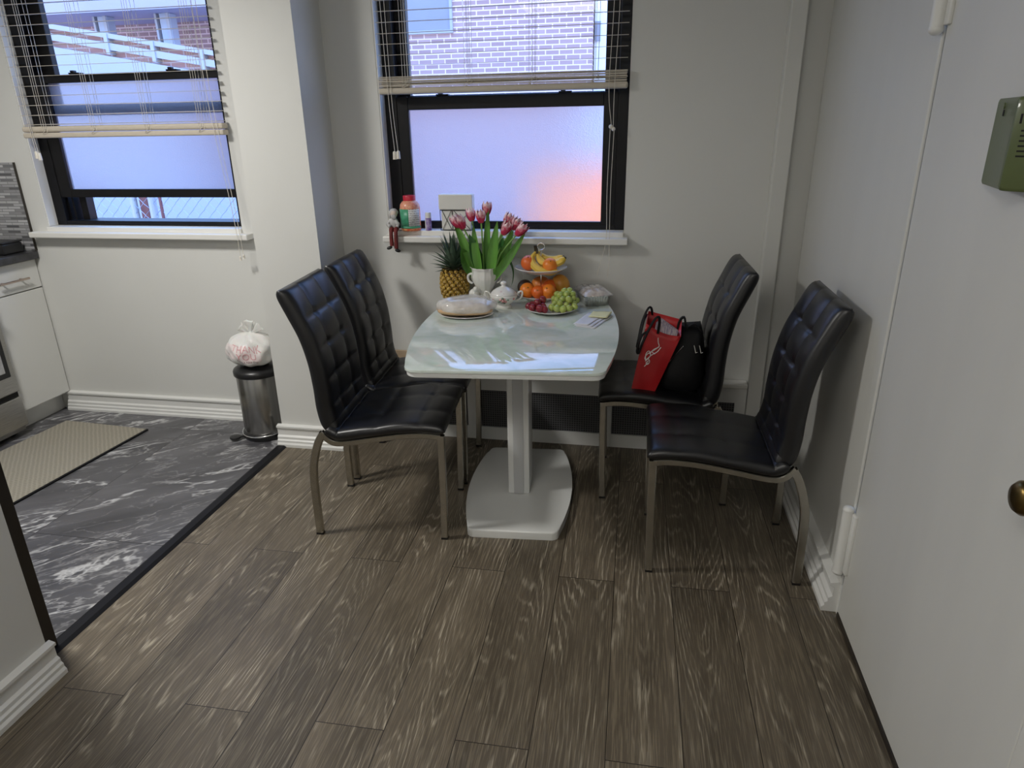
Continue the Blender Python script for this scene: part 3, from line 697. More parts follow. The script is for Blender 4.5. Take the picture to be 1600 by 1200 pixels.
o = thing('mango', 'large yellow orange mango at the right of the lower fruit stand plate', 'mango', (.270, .470, zl + .002))
G().ball((0, 0, .047), (.040, .038, .050), 28, 18, rot=(0, R(-18), 0), f=lambda d: 1 - .10 * d.z + .05 * d.x).obj('skin', 'mango', o, True, 180)
bn = thing('banana_bunch', 'bunch of yellow bananas draped over the upper fruit stand plate', 'bananas', (.165, .462, zu + .03))
def banana(pts, r=.0165):
    pp = bez(pts, 22); n = len(pp)
    rr = [r * min(1, .38 + 1.9 * (i / n)) if i < n * .33 else r * (1 if i < n * .82 else max(.30, 1 - ((i / n - .82) / .18) ** 1.6 * .75)) for i in range(n)]
    g = G(); g.tube(pp, rr, 7); b = g.obj('banana', 'banana', bn, True, 50)
    t = (pp[-1] - pp[-2]).normalized(); g = G(); g.tube([pp[-1] - t * .001, pp[-1] + t * .006], [.0055, .004], 7); g.obj('tip', 'bstem', b, True)
banana([(0, 0, .045), (-.014, -.012, .022), (-.006, -.030, -.004), (.022, -.046, -.022), (.06, -.052, -.030), (.100, -.05, -.026)], .0165)
banana([(.004, .004, .045), (.012, .0, .024), (.032, -.018, .004), (.07, -.030, -.002), (.108, -.030, .010), (.130, -.028, .026)], .0165)
banana([(.008, .012, .045), (.02, .016, .028), (.05, .012, .014), (.085, .008, .014), (.118, .0, .026)], .0145)
g = G(); g.tube(bez([(.002, .004, .038), (.0, .006, .055), (-.001, .008, .072)], 6), [.013, .010, .0085, .008, .008, .009, .009], 8); g.obj('stem', 'bstem', bn, True)

gp = thing('plate', 'white plate at the front of the fruit stand holding red and green grapes', 'plate', (.256, .292, TZ))
lathe_obj('dish', [(.0005, .005), (.055, .005), (.085, .012), (.104, .018), (.1045, .0165), (.086, .008), (.058, .0), (.0005, .0)], 'plate', gp, 48)
def grapes(name, label, mat, loc, spots, r, rj):
    o = thing(name, label, 'grapes', loc)
    for p in spots:
        k = r * rnd.uniform(.92, 1.08); a = rnd.uniform(0, 3)
        g = G(); g.ball(p, (k, k, k * 1.12), 16, 10, rot=(rnd.uniform(-.9, .9), rnd.uniform(-.9, .9), a)); g.obj('grape', mat, o, True, 180)
    g = G(); c = Vector(spots[len(spots) // 2])
    for p in spots: g.tube(bez([c + Vector((0, 0, .004)), (c + Vector(p)) / 2 + Vector((0, 0, .003)), p], 4), .0012, 5)
    g.obj('grape_stems', 'gstem', o, True)
r_ = .0125
grapes('red_grapes', 'small bunch of red grapes on the white plate', 'gred', (.207, .283, TZ + .009),
       [(-0.043, -0.012, 0.016), (-0.024, -0.036, 0.015), (0.007, -0.048, 0.016), (-0.012, -0.007, 0.017), (0.017, -0.017, 0.019), (-0.032, 0.017, 0.016), (0.000, 0.022, 0.018), (0.012, 0.002, 0.040), (-0.006, -0.022, 0.034), (0.010, 0.034, 0.034), (0.027, -0.043, 0.012)], .0148, 0)
gsp = []
for (x, y, z) in [(-.038, -.028, .014), (-.014, -.048, .014), (.012, -.052, .014), (.036, -.042, .015), (.056, -.020, .018), (-.030, -.004, .022), (.022, -.022, .022), (-.004, -.026, .030), (.050, .006, .024), (-.022, .012, .036), (.004, -.008, .044), (.030, -.006, .042), (.046, .020, .040), (-.034, .030, .034), (-.008, .018, .055), (.018, .016, .060), (.040, .032, .056), (-.022, .036, .054), (.006, .038, .068), (.028, .040, .070), (-.012, -.030, .014), (.058, .034, .030), (.0, .05, .045)]: gsp.append((x, y, z))
grapes('green_grapes', 'heaped bunch of green grapes on the white plate', 'ggreen', (.298, .298, TZ + .009), gsp, .0142, 0)

# ---------------------------------------------------------------- sugar bowl
sb = thing('sugar_bowl', 'white porcelain lidded sugar bowl with painted roses and two handles', 'sugar bowl', (.045, .338, TZ), R(8))
lathe_obj('bowl', [(.0005, 0), (.034, 0), (.035, .005), (.027, .012), (.028, .016), (.046, .028), (.057, .044), (.059, .054), (.055, .059), (.0005, .058)], 'porc', sb, 40)
lathe_obj('lid', [(.056, .060), (.055, .063), (.046, .074), (.030, .084), (.016, .090), (.009, .093), (.010, .098), (.0145, .103), (.013, .109), (.006, .113), (.0005, .114)], 'floral', sb, 40)
for s in (-1, 1):
    g = G(); g.tube(bez([(s * .054, 0, .052), (s * .066, 0, .066), (s * .078, 0, .068), (s * .079, 0, .055), (s * .072, 0, .040), (s * .055, 0, .030), (s * .046, 0, .029)], 20), .0042, 8); g.obj('handle', 'porc', sb, True)
g = G()
for i, (a, z, k) in enumerate([(-90, .040, 1), (-78, .036, .7), (-101, .045, .7), (-84, .048, .6), (-40, .045, .6), (-140, .042, .6)]):
    q = R(a); rr = .052 + (z - .036) * .55; g.ball((rr * math.cos(q), rr * math.sin(q), z), (.0085 * k, .0085 * k, .0075 * k), 10, 8)
g.obj('painted_roses', 'rose', sb, True)
g = G()
for a, z in [(-96, .033), (-84, .030), (-70, .044), (-110, .036), (-92, .052)]:
    q = R(a); rr = .0525 + (z - .036) * .55; g.ball((rr * math.cos(q), rr * math.sin(q), z), (.006, .006, .004), 8, 6)
g.obj('painted_leaves', 'rosegreen', sb, True)

# ---------------------------------------------------------------- wrapped bread
wb = thing('wrapped_bread', 'loaf of bread in cloudy plastic wrap lying on the table left side', 'bread', (-.082, .192, TZ), R(10))
lathe_obj('under_plate', [(.0005, .003), (.07, .003), (.112, .010), (.113, .008), (.075, 0), (.0005, 0)], 'plate', wb, 40).scale = (.97, .76, 1)
def lump(d): return 1 + .05 * math.sin(5 * d.x + 2 * d.y) + .03 * math.sin(9 * d.y + 3 * d.z)
G().ball((0, 0, .0265), (.119, .081, .0225), 32, 18, f=lump).obj('loaf', 'bread', wb, True, 180)
def lump2(d): return 1 + .04 * math.sin(6 * d.x + 3 * d.y) + .03 * math.sin(11 * d.y - 4 * d.x) + (.06 * d.z if d.z > 0 else 0)
G().ball((0, 0, .041), (.124, .085, .038), 48, 26, f=lump2).obj('plastic_wrap', 'wrap', wb, True, 180)

# ---------------------------------------------------------------- foil tray
tr = thing('foil_tray', 'crimped aluminium foil food tray with clear lid at the table right edge', 'food tray', (.415, .475, TZ), R(20))
def rrect(hx, hy, z, n=6, r=.02, crimp=0.):
    out = []
    for (sx, sy, a0) in ((1, 1, 0), (-1, 1, 90), (-1, -1, 180), (1, -1, 270)):
        for k in range(n + 1):
            a = R(a0 + 90 * k / n); out.append(Vector((sx * (hx - r) + r * math.cos(a), sy * (hy - r) + r * math.sin(a), z)))
    dense = []
    for i, p in enumerate(out):
        q = out[(i + 1) % len(out)]; m = max(1, int((q - p).length / .005))
        for k in range(m): dense.append(p.lerp(q, k / m))
    if crimp:
        for i, p in enumerate(dense): dense[i] = Vector((p.x * (1 + crimp * (i % 2)), p.y * (1 + crimp * (i % 2)), p.z))
    return dense
hx, hy = .060, .088
b0 = rrect(hx * .82, hy * .86, .001, crimp=.025); b1_ = [Vector((p.x / .82 * .97, p.y / .86 * .97, .044)) for p in b0]; b2_ = [Vector((p.x / .82 * 1.06, p.y / .86 * 1.05, .047)) for p in b0]; b3_ = [Vector((p.x / .82 * 1.07, p.y / .86 * 1.06, .043)) for p in b0]
g = G(); g.ring_loft([b0, b1_, b2_, b3_], cap=False); g.bm.faces.new([g.bm.verts.new(p) for p in b0]); g.obj('pan', 'alu', tr, True, 25, solid=.0008)
g = G(); g.ball((0, 0, .042), (.052, .078, .016), 24, 12, f=lambda d: 1 + .10 * math.sin(14 * d.x) * math.sin(11 * d.y)); g.obj('food', 'bread', tr, True)
grid = []
for i in range(21):
    row = []
    for j in range(15):
        u, v = i / 20 * 2 - 1, j / 14 * 2 - 1
        e = (1 - abs(u) ** 6) * (1 - abs(v) ** 6)
        row.append((v * hx * 1.05, u * hy * 1.04, .048 + .020 * e + e * .005 * math.sin(9 * u + 5 * v) * math.cos(7 * v)))
    grid.append(row)
G().sheet(grid).obj('lid', 'lid', tr, True, 180)

# ---------------------------------------------------------------- papers and note pad
def paper(pts, z, label, nm='folded_paper', mat='paper', grp='folded papers on the table', th=.0008, cat='paper', curl=.0014):
    c = sum((Vector((*p, 0)) for p in pts), Vector()) / 4
    o = thing(nm, label, cat, (c.x, c.y, z), 0, grp)
    a, b_, c_, d = [Vector((p[0] - c.x, p[1] - c.y, 0)) for p in pts]; grid = []
    for i in range(9):
        row = []
        for j in range(9):
            u, v = i / 8, j / 8; p = a.lerp(b_, u).lerp(d.lerp(c_, u), v); p.z = th + curl * (u * v) * 1.5 + curl * .4 * math.sin(5 * u + 2 * v) ** 2; row.append(p)
        grid.append(row)
    G().sheet(grid).obj('sheet', mat, o, True, 180, solid=th)
pA = (.372, .085); 
paper([(.378, .075), (.452, .052), (.512, .240), (.425, .262)], TZ, 'lowest of three folded white papers beneath the yellow note')
paper([(.372, .082), (.440, .066), (.498, .246), (.420, .266)], TZ + .0022, 'middle of three folded white papers beneath the yellow note')
paper([(.366, .092), (.425, .080), (.484, .250), (.412, .270)], TZ + .0044, 'topmost of three folded white papers beneath the yellow note')
paper([(.418, .188), (.492, .176), (.508, .258), (.432, .270)], TZ + .0085, 'pale yellow note lying on the folded white papers', 'sticky_note', 'note', None, .002, 'note', .003)

# ---------------------------------------------------------------- pineapple
pn = thing('pineapple', 'ripe yellow pineapple with dark spiky crown at the table back', 'pineapple', (-.212, .492, TZ), R(10))
HB, RB = .132, .064
def prad(z):
    t = z / HB; return RB * (max(0., 1 - (abs(t - .50) / .60) ** 3.2)) ** .5 * (1.0 - .02 * t)
g = G(); g.lathe([(max(.0005, prad(HB * i / 20) * .93), HB * i / 20) for i in range(21)], seg=40); pb = g.obj('body', 'pinedark', pn, True, 180)
g = G(); tips = G(); rows = 9
for r in range(rows):
    z = HB * (r + .6) / (rows + .2); n = 13
    for k in range(n):
        a = 2 * PI * (k + .5 * (r % 2)) / n + .08 * r; rr = prad(z) * .95
        q = bmesh.ops.create_uvsphere(g.bm, u_segments=8, v_segments=6, radius=1.)
        slope = (prad(z + .004) - prad(z - .004)) / .008
        m = Matrix.Translation((rr * math.cos(a), rr * math.sin(a), z)) @ Matrix.Rotation(a, 4, 'Z') @ Matrix.Rotation(math.atan(-slope) * -1 if False else math.atan(slope) * -1, 4, 'Y')
        wd = prad(z) * PI / n * .86
        for v in q['verts']:
            d = v.co; dia = 1.; v.co = m @ Vector((d.x * .0078, d.y * wd, d.z * .0108))
        tips.ball(m @ Vector((.0075, 0, 0)), (.0026, .0026, .003), 6, 4)
g.obj('eyes', 'pine', pb, True, 180); tips.obj('eye_tips', 'pinetip', pb, True, 180)
g = G()
def blade(g, base, az, lean, L, w, curl):
    rows_ = []
    for i in range(9):
        t = i / 8; a = lean + curl * t * t
        ww = w * (1 - t ** 1.6) * (0.75 + .6 * t * (1 - t))
        rad = sum(math.sin(lean + curl * (k / 8) ** 2) * L / 8 for k in range(i)); zz = sum(math.cos(lean + curl * (k / 8) ** 2) * L / 8 for k in range(i))
        rows_.append((rad, zz, ww, a))
    grid = []
    for rad, zz, ww, a in rows_:
        row = []
        for s in (-1, -.5, 0, .5, 1):
            cup = .35 * ww * abs(s) ** 1.5
            x = rad - cup * math.cos(a); z = zz + cup * math.sin(a)
            row.append(Vector(base) + Vector((x * math.cos(az) - s * ww * math.sin(az), x * math.sin(az) + s * ww * math.cos(az), z)))
        grid.append(row)
    g.sheet(grid)
for lay, (n, lean, L, w, curl, z) in enumerate([(10, 1.35, .078, .014, .25, .0), (10, 1.1, .096, .015, .3, .008), (9, .85, .108, .015, .3, .018), (8, .5, .115, .015, .25, .03), (6, .28, .12, .014, .2, .042), (5, .1, .115, .012, .1, .05)]):
    for k in range(n):
        a = 2 * PI * (k + .37 * lay) / n; blade(g, (.013 * math.cos(a), .013 * math.sin(a), HB - .008 + z), a, lean + rnd.uniform(-.12, .12), L * rnd.uniform(.95, 1.2), w * 1.12, curl)
g.tube([(0, 0, HB - .01), (0, 0, HB + .07)], [.016, .006], 10)
g.obj('crown', 'crown', pn, True, 180)

# ---------------------------------------------------------------- vase and tulips
VX, VY = -.060, .440
vs = thing('vase', 'white ornate ruffled porcelain vase holding the tulips', 'vase', (VX, VY, TZ), R(12))
wob = lambda a, z: .03 * math.cos(12 * a) * (max(0, z - .05) / .09) + .012 * math.cos(24 * a)
lathe_obj('body', [(.0005, 0), (.046, 0), (.050, .006), (.046, .014), (.034, .024), (.027, .036), (.030, .050), (.046, .075), (.056, .098), (.057, .115), (.052, .132), (.054, .146), (.060, .153), (.056, .150), (.046, .132), (.044, .10), (.0005, .09)], 'porc', vs, 96, wob=wob, ang=180)
for s in (-1, 1):
    g = G(); g.tube(bez([(s * .055, 0, .125), (s * .072, 0, .115), (s * .070, 0, .092), (s * .054, 0, .080)], 12), .005, 8)
    g.tube(bez([(s * .03, -.02, .04), (s * .052, -.02, .046), (s * .062, -.02, .03), (s * .050, -.02, .016), (s * .042, -.02, .026)], 14), .0065, 8); g.obj('scroll_handle', 'porc', vs, True)
g = G(); g.ball((-.048, -.032, .034), (.024, .018, .030), 16, 12); g.ball((-.040, -.040, .062), (.012, .012, .013), 12, 8); g.obj('relief_figure', 'porc', vs, True)
gb = thing('glass_vase', 'clear round glass vase behind the sugar bowl, beside the white vase', 'vase', (.053, .530, TZ))
lathe_obj('glass_bowl', [(.025, 0), (.034, .004), (.041, .03), (.043, .06), (.041, .10), (.036, .14), (.040, .17)], 'bowlglass', gb, 40).data.materials
def petal(g, base, d, az, L, w, opn):
    d = Vector(d).normalized(); u = d.orthogonal().normalized(); v = d.cross(u)
    grid = []
    for i in range(9):
        t = i / 8; prof = math.sin(PI * min(1, t * .92 + .08)) ** .7 if t < .98 else .06
        rad = .0030 + w * (math.sin(PI * (.08 + .62 * t)) ** .8) * opn - .002 * t
        ww = w * .95 * math.sin(PI * (.06 + .90 * t) ** .8) ** .75
        row = []
        for s in (-1, -.5, 0, .5, 1):
            a = az + s * ww / max(rad, .006) * .8
            tip = t - .10 * abs(s) ** 2 * (t > .6) * (t - .6) / .4
            row.append(Vector(base) + d * (L * tip) + (u * math.cos(a) + v * math.sin(a)) * (rad + .0012 * (1 - abs(s))))
        grid.append(row)
    g.sheet(grid)
def leafblade(base, tip, w, bow, mat, parent, tw=0.):
    b, t = Vector(base), Vector(tip); d = (t - b); L = d.length; dn = d.normalized()
    side = dn.cross(Vector((0, -1, .25))).normalized(); side = (Matrix.Rotation(tw, 3, dn) @ side); nrm = side.cross(dn)
    grid = []
    for i in range(13):
        q = i / 12; c = b + d * q + nrm * (bow * math.sin(PI * q)); ww = 1.25 * w * math.sin(PI * (.12 + .88 * q) ** .9) ** .8 if q < .999 else .0003
        grid.append([c + side * (s * ww) + nrm * (-.35 * ww * (1 - s * s)) for s in (-1, -.6, -.25, 0, .25, .6, 1)])
    return G().sheet(grid).obj('leaf', mat, parent, True, 180)
tul = [((-.174, .425, 1.078), .0, 'leftmost pink and white tulip in the vase, drooping outward', [((-.195, .44, 1.108), .016, .01, 'leaf', .3)]),
       ((-.146, .405, 1.076), .1, 'wide open pink and white tulip just right of the leftmost bloom', [((-.150, .40, .975), .030, -.02, 'leaf', .6)]),
       ((-.114, .452, 1.103), .0, 'small upright pink tulip third from left in the vase', [((-.10, .43, 1.075), .016, .012, 'leaf', -.2)]),
       ((-.068, .440, 1.098), .0, 'dark pink tulip in front of the tallest bloom at the vase centre', [((-.112, .40, 1.035), .022, -.012, 'leafd', .2)]),
       ((-.046, .462, 1.128), .0, 'tallest pink tulip at the vase centre beside an upright leaf', [((-.036, .445, 1.150), .013, .004, 'leaf', 0)]),
       ((.046, .452, 1.085), .0, 'upper pink tulip of the right hand cluster', [((.012, .40, 1.09), .018, .014, 'leaf', .1)]),
       ((.042, .412, 1.052), .1, 'lowest front pink and white tulip of the right hand cluster', [((.030, .43, 1.02), .022, -.014, 'leafd', -.3)]),
       ((.080, .442, 1.068), .0, 'middle pink tulip of the right hand cluster', [((.075, .43, 1.05), .018, .012, 'leaf', .4)]),
       ((.104, .415, 1.046), .1, 'rightmost open pink and white tulip in the vase', [((.130, .42, 1.046), .015, -.01, 'leaf', -.2), ((.085, .44, .985), .014, .008, 'leaf', .3)])]
for i, (p, op, lab, lv) in enumerate(tul):
    root = Vector((VX + .028 * math.cos(i * 2.1), VY + .022 * math.sin(i * 2.1), TZ + .11)); p = Vector(p)
    root.x = VX + (p.x - VX) * .22
    t = thing('tulip', lab, 'tulip', root, 0, 'tulips in the vase'); q = p - root
    mid = Vector((q.x * .38, q.y * .4, q.z * .55)); d = (q - mid).normalized()
    g = G(); g.tube(bez([(0, 0, -.02), mid * .5, mid, q], 14), .0036, 8); g.obj('stem', 'stem', t, True)
    g = G(); L = .058 * (1.08 if op else .98); base = q - d * .022
    for k in range(3): petal(g, base, d, 2 * PI * k / 3 + i, L, .020, 1.0 + op)
    for k in range(3): petal(g, base, d, 2 * PI * k / 3 + PI / 3 + i, L * 1.03, .0185, .82 + op)
    g.obj('bloom', 'tulip', t, True, 180)
    for (tp, w, bow, mt, tw) in lv: leafblade((q.x * .05, q.y * .05 - .004, -.01), Vector(tp) - root, w, bow, mt, t, tw)
    if i == 8:
        grid = []
        for pt in bez([(.01, .02, .03), (.06, .05, .07), (.085, .06, .02), (.078, .05, -.045), (.045, .03, -.085)], 18):
            grid.append([pt + Vector((s * .003, 0, s * .006)) for s in (-1, 0, 1)])
        G().sheet(grid).obj('leaf', 'leafd', t, True, 180)

# ---------------------------------------------------------------- things on the window sill
SZ = 1.0195
bt = thing('vitamin_bottle', 'clear gummy vitamin bottle with red cap and green label on the sill', 'bottle', (-.437, .600, SZ))
lathe_obj('bottle_body', [(.0005, 0), (.042, 0), (.046, .004), (.046, .012), (.0455, .10), (.043, .116), (.034, .128), (.026, .133), (.026, .137), (.0005, .137)], 'gummy', bt, 40)
lathe_obj('cap', [(.028, .134), (.0285, .152), (.027, .155), (.0005, .155)], 'redcap', bt, 40)
def arc(g, r, a0, a1, z0, z1, n=16):
    g.sheet([[(r * math.cos(R(a0 + (a1 - a0) * i / n)), r * math.sin(R(a0 + (a1 - a0) * i / n)), z) for i in range(n + 1)] for z in (z0, z1)])
g = G(); arc(g, .0465, -150, -82, .022, .098); arc(g, .0466, -180, 0, .012, .022); lb = g.obj('label', 'glabel', bt, True, solid=.0006)
g = G(); arc(g, .0465, -82, -10, .022, .098); arc(g, .0465, -195, -150, .022, .098); g.obj('label_text_panel', 'wlabel', bt, True, solid=.0006)
lathe_obj('shoulder', [(.0462, .1), (.0437, .1165), (.0347, .1285), (.0267, .1335)], 'bowlglass', bt, 40)
tu = thing('lip_balm_tube', 'small white and purple tube standing on the sill beside the bottle', 'tube', (-.352, .600, SZ))
lathe_obj('tube', [(.0005, 0), (.013, 0), (.0135, .002), (.0135, .056), (.0005, .056)], 'purple', tu, 24)
lathe_obj('cap', [(.0136, .056), (.0138, .074), (.012, .080), (.0005, .081)], 'whitep', tu, 24)
G().box(-.0137, -.009, -.0115, .004, .003, .054, .002).obj('side_label', 'whitep', tu)
ln = thing('paper_lantern', 'white box lantern with crossed black wire front on the window sill', 'lantern', (-.218, .610, SZ))
G().box(-.080, .077, -.020, .030, .092, .160, .005).obj('shade', 'lantern', ln)
G().box(-.070, .067, -.016, .026, .004, .091, .003).obj('inner_panel', 'lantern', ln)
g = G()
for a, b in (((-.074, .003), (-.074, .092)), ((.071, .003), (.071, .092)), ((-.074, .003), (.071, .003)), ((-.074, .091), (.071, .091)), ((-.018, .003), (-.018, .091)), ((-.066, .091), (-.022, .003)), ((-.022, .091), (-.066, .003)), ((-.012, .091), (.066, .003)), ((.066, .091), (-.012, .003))):
    g.tube([(a[0], -.019, a[1]), (b[0], -.019, b[1])], .0011 if a[0] != b[0] and a[1] != b[1] else .0016, 6)
g.obj('wire_frame', 'black', ln)
dl = thing('seated_figurine', 'small grey woolly figurine with dark red legs dangling over the sill edge', 'figurine', (-.506, .562, SZ))
g = G(); g.ball((0, 0, .030), (.023, .02, .034), 20, 14, f=lambda d: 1 + .06 * math.sin(9 * d.z + 5 * d.x)); g.tube(bez([(.012, -.01, .046), (.026, -.018, .034), (.024, -.024, .022)], 8), [.009] * 5 + [.007] * 4, 10); g.tube(bez([(-.014, -.008, .046), (-.022, -.018, .032), (-.006, -.026, .024)], 8), .008, 10); g.obj('body', 'dollw', dl, True, 180)
g = G(); g.ball((.004, -.003, .078), (.0165, .0165, .018), 18, 12); g.obj('face', 'doll_skin', dl, True)
g = G(); g.ball((.002, .003, .084), (.020, .019, .017), 16, 10, f=lambda d: 1 + .08 * math.sin(12 * d.x) * math.sin(11 * d.y)); g.ball((.006, -.013, .066), (.013, .009, .013), 12, 8); g.ball((-.016, .004, .07), (.008, .01, .02), 10, 8); g.obj('hair_and_beard', 'dollw', dl, True)
for s, f in ((-1, .0), (1, -.012)):
    g = G(); g.tube(bez([(s * .010 + .006, -.008, .012), (s * .011 + .008, -.030, .010), (s * .011 + .010, -.0415, -.012), (s * .012 + .012 + f * .3, -.045, -.060 + f)], 12), [.0105] * 6 + [.0092] * 7, 10); lg = g.obj('leg', 'dollred', dl, True)
    g = G(); g.ball((s * .014 + .008 + (.006 if s > 0 else -.004), -.050, -.068 + f), (.0135, .010, .0075), 12, 8, rot=(0, R(18 * s), R(20))); g.obj('boot', 'blackp', lg, True)

# ---------------------------------------------------------------- tote and handbag on the chair
to = thing('tote_bag', 'red coated shopping tote with black handles leaning on the chair seat', 'bag', (.665, .150, .473))
T0 = Vector((.665, .150, .473))
# bottom and top outlines (front-left, front-right, back-right, back-left) in room space
BL = [(.600, .092, .476), (.690, .098, .470), (.705, .180, .472), (.612, .176, .478)]
TL = [(.645, .098, .750), (.776, .100, .703), (.782, .200, .742), (.652, .205, .772)]
def panel(a, b, c, d, n=10, puff=.006, sag=0.):
    a, b, c, d = [Vector(p) - T0 for p in (a, b, c, d)]; nn = (b - a).cross(d - a).normalized(); grid = []
    for i in range(n + 1):
        row = []
        for j in range(n + 1):
            u, v = j / n, i / n
            p = a.lerp(b, u).lerp(d.lerp(c, u), v) + nn * puff * math.sin(PI * u) * math.sin(PI * v) * (1 + .6 * math.sin(7 * u + 5 * v))
            p.z -= sag * math.sin(PI * u) * v ** 3; row.append(p)
        grid.append(row)
    return grid
g = G()
g.sheet(panel(BL[0], BL[1], TL[1], TL[0], sag=.012)); g.sheet(panel(BL[1], BL[2], TL[2], TL[1], puff=-.012)); g.sheet(panel(BL[2], BL[3], TL[3], TL[2])); g.sheet(panel(BL[3], BL[0], TL[0], TL[3], puff=-.012)); g.sheet(panel(*BL, puff=0))
bmesh.ops.remove_doubles(g.bm, verts=g.bm.verts[:], dist=.0005)
g.obj('bag_body', 'redbag', to, True, 50, solid=.0015)
g = G()
for k in range(6):
    y = .115 + .013 * k; q = [Vector(p) - T0 for p in ((.668, y, .64), (.735, y + .004, .63), (.768, y + .004, .716 - .002 * k), (.682 + .004 * k, y, .752))]
    g.quad(*q)
g.obj('papers_inside', 'papers', to, solid=.002)
def strap(pts, w, parent, mat='bagblack', nm='handle'):
    pp = bez([Vector(p) - T0 for p in pts], 30); g = G(); g.bar(pp, (.35, .94, .0), w * .7, .008); return g.obj(nm, mat, parent, True, 40)
strap([(.690, .090, .715), (.693, .082, .770), (.682, .078, .782), (.660, .074, .745), (.632, .070, .675), (.622, .070, .640), (.616, .071, .652), (.628, .076, .705), (.655, .088, .725)], .016, to)
strap([(.668, .205, .755), (.662, .200, .785), (.650, .195, .784), (.630, .180, .735), (.618, .160, .665), (.614, .145, .640), (.620, .14, .66), (.634, .17, .735), (.648, .200, .76)], .010, to)
# pale script lettering, illegible strokes
g = G(); Tm = lambda u, v: Vector((.602 + .092 * u + .048 * v + .05 * u * v, .0905 + .004 * u + .006 * v - .010 * math.sin(PI * u) * math.sin(PI * v), .476 + .274 * v - .006 * u - .041 * u * v)) - T0
for pts in ([(.26, .60), (.34, .68), (.46, .74), (.40, .80), (.36, .86)], [(.46, .74), (.34, .66), (.22, .60), (.16, .54), (.20, .50), (.34, .60), (.46, .66), (.52, .74)], [(.20, .50), (.16, .58), (.22, .64), (.30, .60), (.28, .54), (.20, .48)], [(.30, .50), (.24, .46), (.30, .44), (.34, .49), (.27, .53)], [(.22, .40), (.30, .47)], [(.30, .64), (.42, .62)]):
    g.tube(bez([Tm(*q) for q in pts], 16), .0017, 5)
g.obj('script_lettering', 'white_print', to, True)
hb = thing('handbag', 'black fabric handbag slumped against the chair back behind the red tote', 'bag', (.82, .23, .475))
H0 = Vector((.82, .23, .475))
rings = []
for (z, x0, x1, y0, y1) in ((.474, .700, .878, .13, .33), (.50, .692, .886, .12, .34), (.56, .705, .882, .13, .33), (.63, .735, .876, .15, .31), (.69, .762, .868, .17, .29), (.715, .772, .858, .19, .27)):
    ring = []
    for k in range(28):
        a = 2 * PI * k / 28; ca, sa = math.cos(a), math.sin(a); n = 3.2
        x = (x0 + x1) / 2 + (x1 - x0) / 2 * math.copysign(abs(ca) ** (2 / n), ca); y = (y0 + y1) / 2 + (y1 - y0) / 2 * math.copysign(abs(sa) ** (2 / n), sa)
        ring.append(Vector((x, y + .006 * math.sin(3 * a + 20 * z), z + .010 * (z > .7) * math.sin(2 * a + 1))) - H0)
    rings.append(ring)
g = G(); g.ring_loft(rings); g.obj('bag_body', 'bagblack', hb, True, 60)
g = G(); g.bar([Vector(p) - H0 for p in bez([(.765, .20, .69), (.772, .2, .735), (.790, .2, .752), (.798, .2, .72), (.806, .2, .70)], 14)], (0, 1, 0), .018, .008)
g.bar([Vector(p) - H0 for p in bez([(.80, .21, .70), (.83, .2, .726), (.862, .2, .69), (.872, .2, .62), (.868, .19, .56)], 18)], (0, 1, 0), .022, .006); g.obj('strap', 'bagblack', hb, True, 40)
g = G(); g.tube([Vector(p) - H0 for p in ((.740, .137, .585), (.790, .150, .648))], .0018, 6); g.ball(Vector((.790, .150, .648)) - H0, .004, 8, 6); g.obj('zip', 'chrome', hb, True)
g = G()
for x in (.832, .852): g.tube([Vector(p) - H0 for p in ((x, .150, .655), (x + .008, .145, .625), (x + .014, .146, .628))], .002, 6)
g.obj('buckle', 'chrome', hb, True)

# ---------------------------------------------------------------- pedal bin and carrier bag
bi = thing('pedal_bin', 'stainless steel pedal bin with black lid standing by the white pillar', 'bin', (-1.236, .455, .002))
RBN = .108
lathe_obj('body', [(RBN - .001, .03), (RBN, .034), (RBN, .335), (RBN - .002, .338)], 'steelv', bi, 48)
lathe_obj('base_ring', [(.0005, 0), (RBN + .006, 0), (RBN + .009, .006), (RBN + .009, .026), (RBN + .003, .033), (.0005, .033)], 'blackp', bi, 48)
lathe_obj('lid', [(RBN + .002, .330), (RBN + .009, .334), (RBN + .010, .352), (RBN + .006, .361), (RBN * .85, .374), (RBN * .4, .383), (.0005, .385)], 'blackp', bi, 48)
g = G(); g.tube([((RBN + .011) * math.cos(a), (RBN + .011) * math.sin(a), .036 - .012 * math.cos(a - R(230))) for a in [R(150 + i * 8) for i in range(27)]], .0032, 8); g.obj('pedal_wire', 'chrome', bi, True)
g = G(); m = Matrix.Rotation(R(222), 4, 'Z'); g.lathe([(.0005, .010), (.026, .010), (.028, .014), (.026, .020), (.0005, .022)], (.158, 0, 0), 20); g.box(.10, .15, -.012, .012, .010, .017, .002); g.xf(m); g.obj('pedal', 'blackp', bi, True, 40)
cb = thing('carrier_bag', 'knotted white plastic carrier bag with pink lettering sitting on the bin lid', 'bag', (-1.246, .440, .380))
def bagP(a, h):      # a: azimuth, h: -1..1
    r = (1 - abs(h) ** (2.6 if h > 0 else 4.5)) ** .45 * (1 + .05 * math.sin(3 * a + 2 * h) + .03 * math.sin(7 * a - 5 * h) + .02 * math.sin(13 * a + 9 * h))
    top = max(0, h); r *= (1 - .30 * top ** 1.5)
    return Vector((.124 * r * math.cos(a), .100 * r * math.sin(a), .086 + .082 * h + .008 * math.sin(2 * a) * (1 - h * h) + .004 * math.sin(9 * a + 3 * h) * (1 - h * h)))
rings = [[bagP(2 * PI * k / 56, -.985 + 1.97 * i / 30) for k in range(56)] for i in range(31)]
g = G(); g.ring_loft(rings); bb = g.obj('bag_body', 'plastic_bag', cb, True, 180)
g = G(); 
